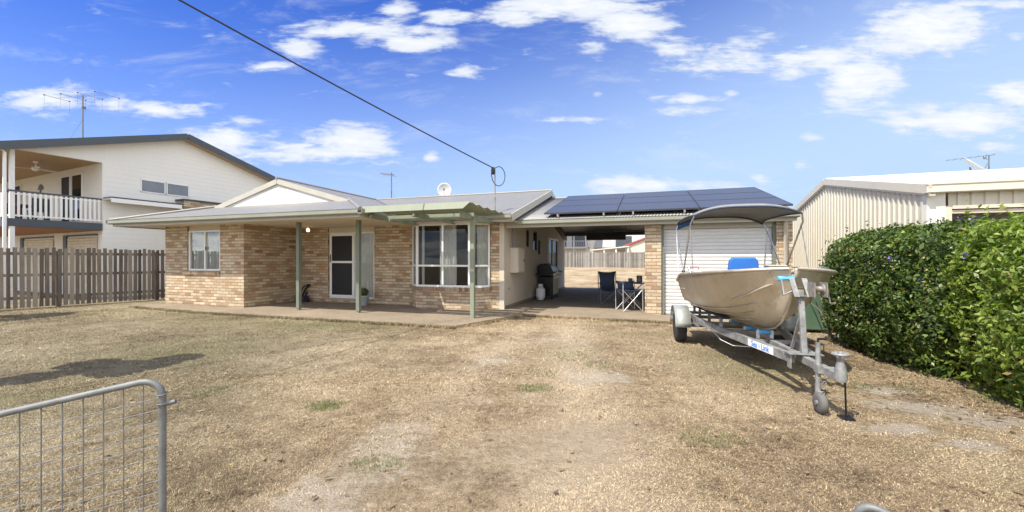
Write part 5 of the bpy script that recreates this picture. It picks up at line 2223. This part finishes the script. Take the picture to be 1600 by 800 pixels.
camp_chair('navy fabric folding chair standing alone in the carport', T(3.06, 13.0, .06) @ Matrix.Rotation(R(-4), 4, 'Z'), M['navy'], M['ant'], 1.0, .43, .56)
camp_chair('low folding chair with a pale crossed metal frame in front of the blue table', T(3.17, 11.1, .06) @ Matrix.Rotation(R(6), 4, 'Z'), M['navy'], M['silver'], .80, .56, .54)
ft = thing('folding_table', 'small blue topped folding table beside the brick pier', 'table', T(3.52, 12.05, .06) @ Matrix.Rotation(-TH, 4, 'Z'))
q = MB()
q.box(-.36, .36, -.3, .3, .68, .70)
q.build('tabletop', mat('blue_mesh_top', (.08, .11, .20), .8), ft, bevel=.006)
for s_ in (-1, 1):
    for y_ in (-.25, .25):
        q = MB()
        q.tube([(s_ * .30, y_, 0), (-s_ * .30, y_, .68)], .010, 6)
        q.build('leg', M['silver'], ft)
cup = thing('mug', 'dark cylindrical mug on the blue folding table', 'mug', T(3.46, 11.98, .762))
q = MB()
q.lathe([(.055, 0), (.06, .01), (.06, .13), (.052, .13), (.05, .02)], (0, 0, 0), 16)
q.build('cup_body', mat('olive_mug', (.10, .13, .10), .6), cup)
q = MB()
q.tube(arc((.06, 0, .07), .04, R(-90), R(90), 8, (1, 0, 0), (0, 0, 1)), .007, 6)
q.build('handle', M['black'], cup)
spk = thing('speaker', 'small black speaker on the blue table close to the pier', 'speaker', T(3.74, 12.02, .762) @ Matrix.Rotation(-TH, 4, 'Z'))
q = MB()
q.box(-.08, .08, -.07, .07, 0, .21)
q.build('cabinet', M['black'], spk, bevel=.01)
q = MB()
q.lathe([(.05, -.004), (.05, 0), (.02, .008)], (0, -.075, .08), 14, 'Y')
q.lathe([(.025, -.004), (.025, 0), (.01, .006)], (0, -.075, .165), 12, 'Y')
q.build('driver_cone', M['ant'], spk)

# porch things
pp = thing('potted_plant', 'small green plant in a pale pot beside the screen door', 'potted plant', hframe(2.87, 1.55, .066))
q = MB()
q.lathe([(.10, 0), (.12, .02), (.155, .26), (.165, .265), (.165, .30), (.145, .30), (.14, .25)], (0, 0, 0), 20)
q.build('pot', M['pot'], pp)


def fnp(n):
    d_ = rng.normal(0, 1, (n, 3))
    d_ /= np.linalg.norm(d_, axis=1, keepdims=True)
    return d_ * np.array([.15, .15, .14]) * rng.uniform(.3, 1, (n, 1)) + np.array([0, 0, .40]), d_


mesh_np('foliage', leaf_cloud(420, fnp, .075), 4, M['leaf_far'], pp)
tro = thing('folding_trolley', 'black folded trolley leaning by the brick wall behind the verandah post', 'trolley', hframe(.42, 1.68, .066))
q = MB()
q.box(-.16, .16, -.12, .12, .05, .20)
q.build('base', mat('dark_blue_plastic', (.02, .02, .05), .5), tro, bevel=.02)
q = MB()
q.tube([(-.10, .1, .18), (-.02, .14, .42), (.13, .16, .55)], .03, 8)
q.tube([(-.12, -.06, .18), (.0, .05, .50), (.13, .1, .56)], .022, 8)
q.tube([(.13, .16, .55), (.13, .1, .56)], .03, 8)
q.tube([(.12, 0, .2), (.10, .08, .34)], .03, 8)
q.build('frame', M['black'], tro)
for s_ in (-.15, .15):
    q = MB()
    q.lathe([(.02, -.02), (.06, -.02), (.06, .02), (.02, .02)], (s_, .06, .06), 14, 'X')
    q.build('wheel', M['rubber'], tro)

# ================================================================== GATES
def mesh_gate(label, E, d, length, bottom_drop, sgn, latch):
    """farm gate leaf; E = top of the closing stile, d = direction of the top bar away from it (tilted)"""
    th_ = thing('farm_gate', label, 'gate', Matrix.Identity(4), 'galvanised entrance gates')
    E, d = Vector(E), Vector(d).normalized()
    r_ = .0135
    rb = .085
    q = MB()
    c0 = E + d * rb - Z3 * rb
    top_ = [E - Z3 * bottom_drop] + [E - Z3 * rb] + [c0 - d * (rb * math.cos(a)) + Z3 * (rb * math.sin(a)) for a in [R(90 * i / 8) for i in range(1, 8)]] + [E + d * rb, E + d * length]
    q.tube(top_, r_, 12)
    q.tube([E - Z3 * bottom_drop, E - Z3 * bottom_drop + d * length], r_ * .95, 10)
    fr_ = q.build('gate_frame', M['pipe'], th_)
    q = MB()
    n_ = int(length / .0715)
    for k in range(1, n_):
        p0 = E + d * (k * .0715)
        q.tube([p0, p0 - Z3 * bottom_drop], .0024, 5)
    k = 1
    while k * .05 < bottom_drop:
        p0 = E - Z3 * (.035 + k * .05)
        q.tube([p0, p0 + d * length], .0021, 5)
        k += 1
    q.build('wire_mesh', M['pipe'], th_)
    if latch:
        q = MB()
        lz = E - Z3 * .115
        q.tube([lz - d * -.01, lz - d * .05], .010, 8)
        q.tube(arc(lz + Z3 * .005, .020, 0, 2 * math.pi, 12, (1, 0, 0), (0, 1, 0))[:-1], .003, 5, True)
        q.tube(arc(lz + Z3 * .045, .019, 0, 2 * math.pi, 12, (1, 0, 0), (0, 1, .1))[:-1], .003, 5, True)
        q.build('latch', M['pipe'], th_)
    return th_


mesh_gate('open galvanised wire mesh gate with rounded corner at the left of the entrance', (-1.493, 1.75, .945), (-.953, -.221, -.195), 2.6, .86, 1, True)
mesh_gate('opposite gate leaf of which only the rounded pipe corner shows', (1.235, 1.47, .602), (.62, -.55, -.33), 1.3, .52, 1, False)

# ================================================================== GRASS BLADES
def blades(n, ymin, ymax, power, length, width, seed):
    rs_ = np.random.default_rng(seed)
    t_ = rs_.uniform(0, 1, n)
    y = (ymin ** power + t_ * (ymax ** power - ymin ** power)) ** (1 / power)
    x = rs_.uniform(-1.32, 1.32, n) * y
    # keep off the slabs (house frame test)
    du, dv = x - HO.x, y - HO.y
    u_ = du * U.x + dv * U.y
    v_ = du * V.x + dv * V.y
    on = ((u_ > -3.8) & (u_ < 7.1) & (v_ > -.95)) | ((u_ >= 7.1) & (u_ < 7.95) & (v_ > -.95 + (u_ - 7.15) * 2.76)) | ((u_ >= 7.95) & (v_ > 1.16))
    x, y = x[~on], y[~on]
    # sparse on sand
    keep = np.ones(len(x), bool)
    for (sx_, sy_, r_, st_, s_) in SAND:
        d_ = np.hypot((x - sx_) / r_, (y - sy_) / (r_ * st_))
        keep &= ~((d_ < .85) & (rs_.uniform(0, 1, len(x)) < .8 * s_))
    x, y = x[keep], y[keep]
    n = len(x)
    a = rs_.uniform(0, 2 * math.pi, n)
    el = rs_.uniform(.05, .75, n)
    L = length * rs_.uniform(.4, 1.4, n) * (1 + .05 * y)
    W = width * rs_.uniform(.6, 1.3, n) * (1 + .10 * y)
    dx, dy = np.cos(a), np.sin(a)
    v = np.empty((n, 3, 3))
    z0 = 0.002
    v[:, 0] = np.stack([x - dy * W, y + dx * W, np.full(n, z0)], 1)
    v[:, 1] = np.stack([x + dy * W, y - dx * W, np.full(n, z0)], 1)
    v[:, 2] = np.stack([x + dx * L * np.cos(el), y + dy * L * np.cos(el), z0 + L * np.sin(el)], 1)
    gzz = np.array([.015 * mnoise.noise(Vector((p_[0] * .5, p_[1] * .5, 0))) for p_ in zip(np.round(x, 1), np.round(y, 1))]) if False else 0
    return v.reshape(-1, 3)


gv = np.concatenate([blades(480000, 1.05, 5.2, 1.3, .0125, .0015, 1), blades(130000, 4.5, 12.5, 1.4, .026, .0026, 2)])
edge = [(-3.8, -.60), (-.6, -.93), (7.13, -.95), (7.97, 1.28), (14.5, 1.15)]
fr_ = []
rs_ = np.random.default_rng(31)
for (ea, eb) in zip(edge, edge[1:]):
    L_ = math.hypot(eb[0] - ea[0], eb[1] - ea[1])
    n = int(L_ * 900)
    t_ = rs_.uniform(0, 1, n)
    wv = .03 * np.sin(t_ * L_ * 5.1) + .02 * np.sin(t_ * L_ * 13.7)
    off = np.abs(rs_.normal(0, .05, n)) - .015 - wv * .8
    uu, vv_ = ea[0] + (eb[0] - ea[0]) * t_, ea[1] + (eb[1] - ea[1]) * t_
    nx_, ny_ = (eb[1] - ea[1]) / L_, -(eb[0] - ea[0]) / L_
    uu, vv_ = uu + nx_ * off, vv_ + ny_ * off
    px = HO.x + uu * U.x + vv_ * V.x
    py = HO.y + uu * U.y + vv_ * V.y
    aa = rs_.uniform(0, 6.28, n)
    Lb = rs_.uniform(.04, .11, n)
    e_ = rs_.uniform(.5, 1.3, n)
    W = .0045
    v = np.empty((n, 3, 3))
    v[:, 0] = np.stack([px - np.sin(aa) * W, py + np.cos(aa) * W, np.zeros(n)], 1)
    v[:, 1] = np.stack([px + np.sin(aa) * W, py - np.cos(aa) * W, np.zeros(n)], 1)
    v[:, 2] = np.stack([px + np.cos(aa) * Lb * np.cos(e_), py + np.sin(aa) * Lb * np.cos(e_), Lb * np.sin(e_)], 1)
    fr_.append(v.reshape(-1, 3))
nt_ = 1500
ty = (1.1 ** 1.3 + rs_.uniform(0, 1, nt_) * (10.0 ** 1.3 - 1.1 ** 1.3)) ** (1 / 1.3)
tx_ = rs_.uniform(-1.3, 1.3, nt_) * ty
ok_ = ((tx_ - HO.x) * V.x + (ty - HO.y) * V.y < -1.0)
tx_, ty = tx_[ok_], ty[ok_]
k_ = 22
px = np.repeat(tx_, k_) + rs_.normal(0, .022, len(tx_) * k_)
py = np.repeat(ty, k_) + rs_.normal(0, .022, len(tx_) * k_)
n = len(px)
aa = rs_.uniform(0, 6.28, n)
Lb = rs_.uniform(.012, .028, n)
e_ = rs_.uniform(.25, 1.25, n)
W = .0020 + .0003 * py
v = np.empty((n, 3, 3))
v[:, 0] = np.stack([px - np.sin(aa) * W, py + np.cos(aa) * W, np.zeros(n)], 1)
v[:, 1] = np.stack([px + np.sin(aa) * W, py - np.cos(aa) * W, np.zeros(n)], 1)
v[:, 2] = np.stack([px + np.cos(aa) * Lb * np.cos(e_), py + np.sin(aa) * Lb * np.cos(e_), Lb * np.sin(e_)], 1)
fr_.append(v.reshape(-1, 3))
gv = np.concatenate([gv] + fr_)
gr = mesh_np('grass', gv, 3, M['blade'])
tag(gr, 'short dry grass blades over the front lawn', None, None, 'stuff')
# leaf litter: small curled dead leaves lying about
rs_ = np.random.default_rng(77)
n = 900
py = (1.2 ** 1.2 + rs_.uniform(0, 1, n) * (9.0 ** 1.2 - 1.2 ** 1.2)) ** (1 / 1.2)
px = rs_.uniform(-1.3, 1.3, n) * py
nh_ = 500
hx = rs_.uniform(-.2, 5.5, nh_)
hy = -.45 + rs_.normal(0, .22, nh_)
hq = np.array([hpnt(a_, b__, 0)[:2] for a_, b__ in zip(hx, hy)])
px, py = np.concatenate([px, hq[:, 0]]), np.concatenate([py, hq[:, 1]])
ok_ = (px - HO.x) * V.x + (py - HO.y) * V.y < -1.0
px, py = px[ok_], py[ok_]
n = len(px)
aa = rs_.uniform(0, 6.28, n)
L = rs_.uniform(.012, .034, n)
W = L * rs_.uniform(.3, .6, n)
ca, sa_ = np.cos(aa), np.sin(aa)
zb = rs_.uniform(.012, .026, n)
v = np.empty((n, 4, 3))
v[:, 0] = np.stack([px - ca * L, py - sa_ * L, zb + .004], 1)
v[:, 1] = np.stack([px - sa_ * W, py + ca * W, zb], 1)
v[:, 2] = np.stack([px + ca * L, py + sa_ * L, zb + rs_.uniform(0, .015, n)], 1)
v[:, 3] = np.stack([px + sa_ * W, py - ca * W, zb], 1)
lit = mesh_np('leaf_litter', v.reshape(-1, 3), 4, leaf_mat('dead_leaves', [(.2, (.09, .055, .03)), (.6, (.22, .15, .08)), (.95, (.42, .33, .20))], .1, .7))
tag(lit, 'small curled dead leaves scattered over the dry lawn', None, None, 'stuff')
# a few green tufts and fallen leaves
tv = []
rs_ = np.random.default_rng(21)
for (x, y, r_, sy_, st_) in [gg for gg in GREEN if gg[2] < .35] + [(4.4, 4.6, .2, 1, 1), (4.9, 4.2, .18, 1, 1), (3.9, 4.7, .2, 1, 1), (-3.3, 4.5, .2, 1, 1), (1.2, 5.6, .25, 1, 1), (.4, 5.2, .2, 1, 1), (.9, 6.1, .3, 1, 1)]:
    n = int(220 * r_ / .22)
    rr = r_ * np.sqrt(rs_.uniform(0, 1, n)) * .9
    a = rs_.uniform(0, 6.28, n)
    px, py = x + rr * np.cos(a), y + rr * sy_ * np.sin(a)
    aa = rs_.uniform(0, 6.28, n)
    L = rs_.uniform(.02, .05, n)
    W = .0035
    el = rs_.uniform(.3, 1.2, n)
    v = np.empty((n, 3, 3))
    v[:, 0] = np.stack([px - np.sin(aa) * W, py + np.cos(aa) * W, np.zeros(n)], 1)
    v[:, 1] = np.stack([px + np.sin(aa) * W, py - np.cos(aa) * W, np.zeros(n)], 1)
    v[:, 2] = np.stack([px + np.cos(aa) * L * np.cos(el), py + np.sin(aa) * L * np.cos(el), L * np.sin(el)], 1)
    tv.append(v.reshape(-1, 3))
wd = mesh_np('weeds', np.concatenate(tv), 3, leaf_mat('green_weed', [(.2, (.08, .105, .035)), (.8, (.20, .23, .08))], .3, .5))
tag(wd, 'scattered green weed tufts on the dry lawn', None, None, 'stuff')

# ================================================================== WORLD, SUN, CAMERA
SUN_D = Vector((-.488, -.423, 1.0)).normalized()          # towards the sun
el = math.asin(SUN_D.z)
az = math.atan2(SUN_D.x, SUN_D.y)
wld = bpy.data.worlds.new('World')
sc.world = wld
wld.use_nodes = True
nt = wld.node_tree
nt.nodes.clear()
g = NT(nt)
wo = g.n('ShaderNodeOutputWorld')
bg = g.n('ShaderNodeBackground')
sky = g.n('ShaderNodeTexSky')
sky.sky_type = 'NISHITA'
sky.sun_disc = False
sky.sun_elevation = el
sky.sun_rotation = az
sky.altitude = 0
sky.air_density = 1.0
sky.dust_density = 0.6
sky.ozone_density = 2.2
dirv = g.n('ShaderNodeTexCoord').outputs['Generated']
d = g.sep(dirv)
yy = g.math('MAXIMUM', d[1], 0.12)
gx = g.math('DIVIDE', d[0], yy)
gy = g.math('DIVIDE', d[2], yy)
gv2 = g.comb(gx, gy, 0.0)
front = g.mapr(d[1], 0.12, 0.3)
CL = [(900, 8, 150, 28, 1.0), (985, 35, 75, 34, .95), (800, 28, 70, 16, .8), (690, 28, 60, 15, .75), (620, 17, 40, 12, .7), (575, 48, 165, 24, .78), (655, 66, 75, 16, .9), (470, 76, 48, 20, .8),
      (415, 103, 50, 11, .75), (722, 111, 32, 11, .75), (640, 118, 30, 7, .6), (1060, 75, 60, 22, .7), (1120, 95, 140, 30, .55), (1180, 60, 60, 22, .55),
      (1290, 95, 110, 26, .85), (1340, 125, 70, 50, 1.0), (1240, 112, 50, 16, .7), (1450, 45, 110, 40, 1.05), (1400, 72, 90, 22, .85),
      (1510, 185, 130, 30, 1.0), (1590, 150, 45, 22, .9), (1420, 182, 50, 12, .7), (1060, 155, 70, 8, .65), (1080, 173, 65, 9, .75), (890, 187, 90, 6, .62),
      (1270, 214, 30, 9, .72), (1145, 145, 15, 7, .55), (75, 158, 90, 24, .85), (260, 172, 100, 16, .75), (385, 187, 45, 13, .7), (170, 165, 40, 14, .7), (340, 222, 95, 26, .9), (550, 222, 80, 34, .98),
      (470, 238, 150, 20, .85), (672, 243, 18, 12, .75), (1000, 292, 100, 20, .78), (1120, 293, 120, 16, .6), (1250, 258, 22, 10, .65), (1190, 285, 20, 14, .6), (1560, 230, 60, 10, .6), (1590, 55, 25, 9, .7), (1540, 5, 90, 8, .6), (935, 147, 14, 8, .6), (930, 80, 40, 22, .58)]
tot = None
for (px, py, rx, ry, st) in CL:
    q_ = g.vmath('MULTIPLY', g.vmath('SUBTRACT', gv2, ((px - 800) / 640, (405 - py) / 640, 0)), (640 / rx / 1.05, 640 / ry / 1.08, 0))
    v_ = g.mapr(g.vmath('LENGTH', q_), 0.0, 1.55, st, 0.0)
    tot = v_ if tot is None else g.math('MAXIMUM', tot, v_)
tot = g.math('MULTIPLY', tot, front)
nv = g.vmath('MULTIPLY', gv2, (1.0, 2.6, 1.0))
f1 = g.noise(nv, 6.0, 9, 0.62, 0.35)
f2 = g.noise(g.vmath('MULTIPLY', gv2, (1.0, 4.5, 1)), 15.0, 7, 0.62, 0.25)
fb = g.math('ADD', g.math('MULTIPLY', g.math('SUBTRACT', f1, .5), 1.7), g.math('MULTIPLY', g.math('SUBTRACT', f2, .5), 1.1))
dens = g.math('ADD', tot, fb)
# thin general veil; behind the camera, unseen heavy cloud added as fill light
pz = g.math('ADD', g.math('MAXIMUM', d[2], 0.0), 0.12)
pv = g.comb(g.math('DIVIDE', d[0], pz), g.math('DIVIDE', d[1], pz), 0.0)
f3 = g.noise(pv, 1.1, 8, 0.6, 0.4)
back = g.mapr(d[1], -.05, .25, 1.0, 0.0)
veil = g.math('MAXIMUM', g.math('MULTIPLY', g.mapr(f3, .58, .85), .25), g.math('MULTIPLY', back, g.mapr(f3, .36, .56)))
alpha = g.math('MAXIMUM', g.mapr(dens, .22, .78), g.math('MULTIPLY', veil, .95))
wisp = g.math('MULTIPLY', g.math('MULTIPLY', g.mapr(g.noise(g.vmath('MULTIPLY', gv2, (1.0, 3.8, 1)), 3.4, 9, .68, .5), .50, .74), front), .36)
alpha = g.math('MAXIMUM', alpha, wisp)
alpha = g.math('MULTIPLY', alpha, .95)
SKY_GAIN = (0.42, 0.73, 1.6)
skc = g.mix(1.0, sky.outputs[0], SKY_GAIN, 'MULTIPLY')
hs = g.n('ShaderNodeHueSaturation')
hs.inputs['Saturation'].default_value = 1.0
g.put(hs.inputs['Color'], skc)
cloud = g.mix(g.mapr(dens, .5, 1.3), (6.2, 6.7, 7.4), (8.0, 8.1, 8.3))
cloud = g.mix(back, cloud, (16.8, 16.7, 16.4))  # unseen cloud behind the camera, brightened to fill the shaded fronts
tl = g.math('SUBTRACT', d[2], g.math('MULTIPLY', d[0], .2))
pale = g.math('MULTIPLY', g.mapr(tl, .05, .60, 1, 0), .93)
skp = g.mix(pale, hs.outputs[0], (4.4, 5.9, 8.1))
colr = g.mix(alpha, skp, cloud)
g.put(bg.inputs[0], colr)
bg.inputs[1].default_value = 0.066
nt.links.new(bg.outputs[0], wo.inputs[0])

sun = bpy.data.lights.new('sun', 'SUN')
sun.energy = 3.6
sun.angle = R(.53)
sun.color = (1.0, .94, .84)
so_ = bpy.data.objects.new('sun', sun)
COL.objects.link(so_)
so_.rotation_euler = (-SUN_D).to_track_quat('-Z', 'Y').to_euler()

cam = bpy.data.cameras.new('camera')
cam.sensor_width = 36
cam.lens = 36 * 640 / 1600
cam.shift_y = 5 / 1600
cam.clip_start = .05
cam.clip_end = 2000
co = bpy.data.objects.new('camera', cam)
COL.objects.link(co)
co.location = (0, 0, 1.45)
co.rotation_euler = (R(90), 0, 0)
sc.camera = co

sc.view_settings.view_transform = 'Standard'
sc.view_settings.look = 'None'
sc.view_settings.exposure = 1.0
sc.view_settings.gamma = 1.0
sc.cycles.use_denoising = True
sc.cycles.max_bounces = 8
sc.cycles.transparent_max_bounces = 12
sc.cycles.sample_clamp_indirect = 6
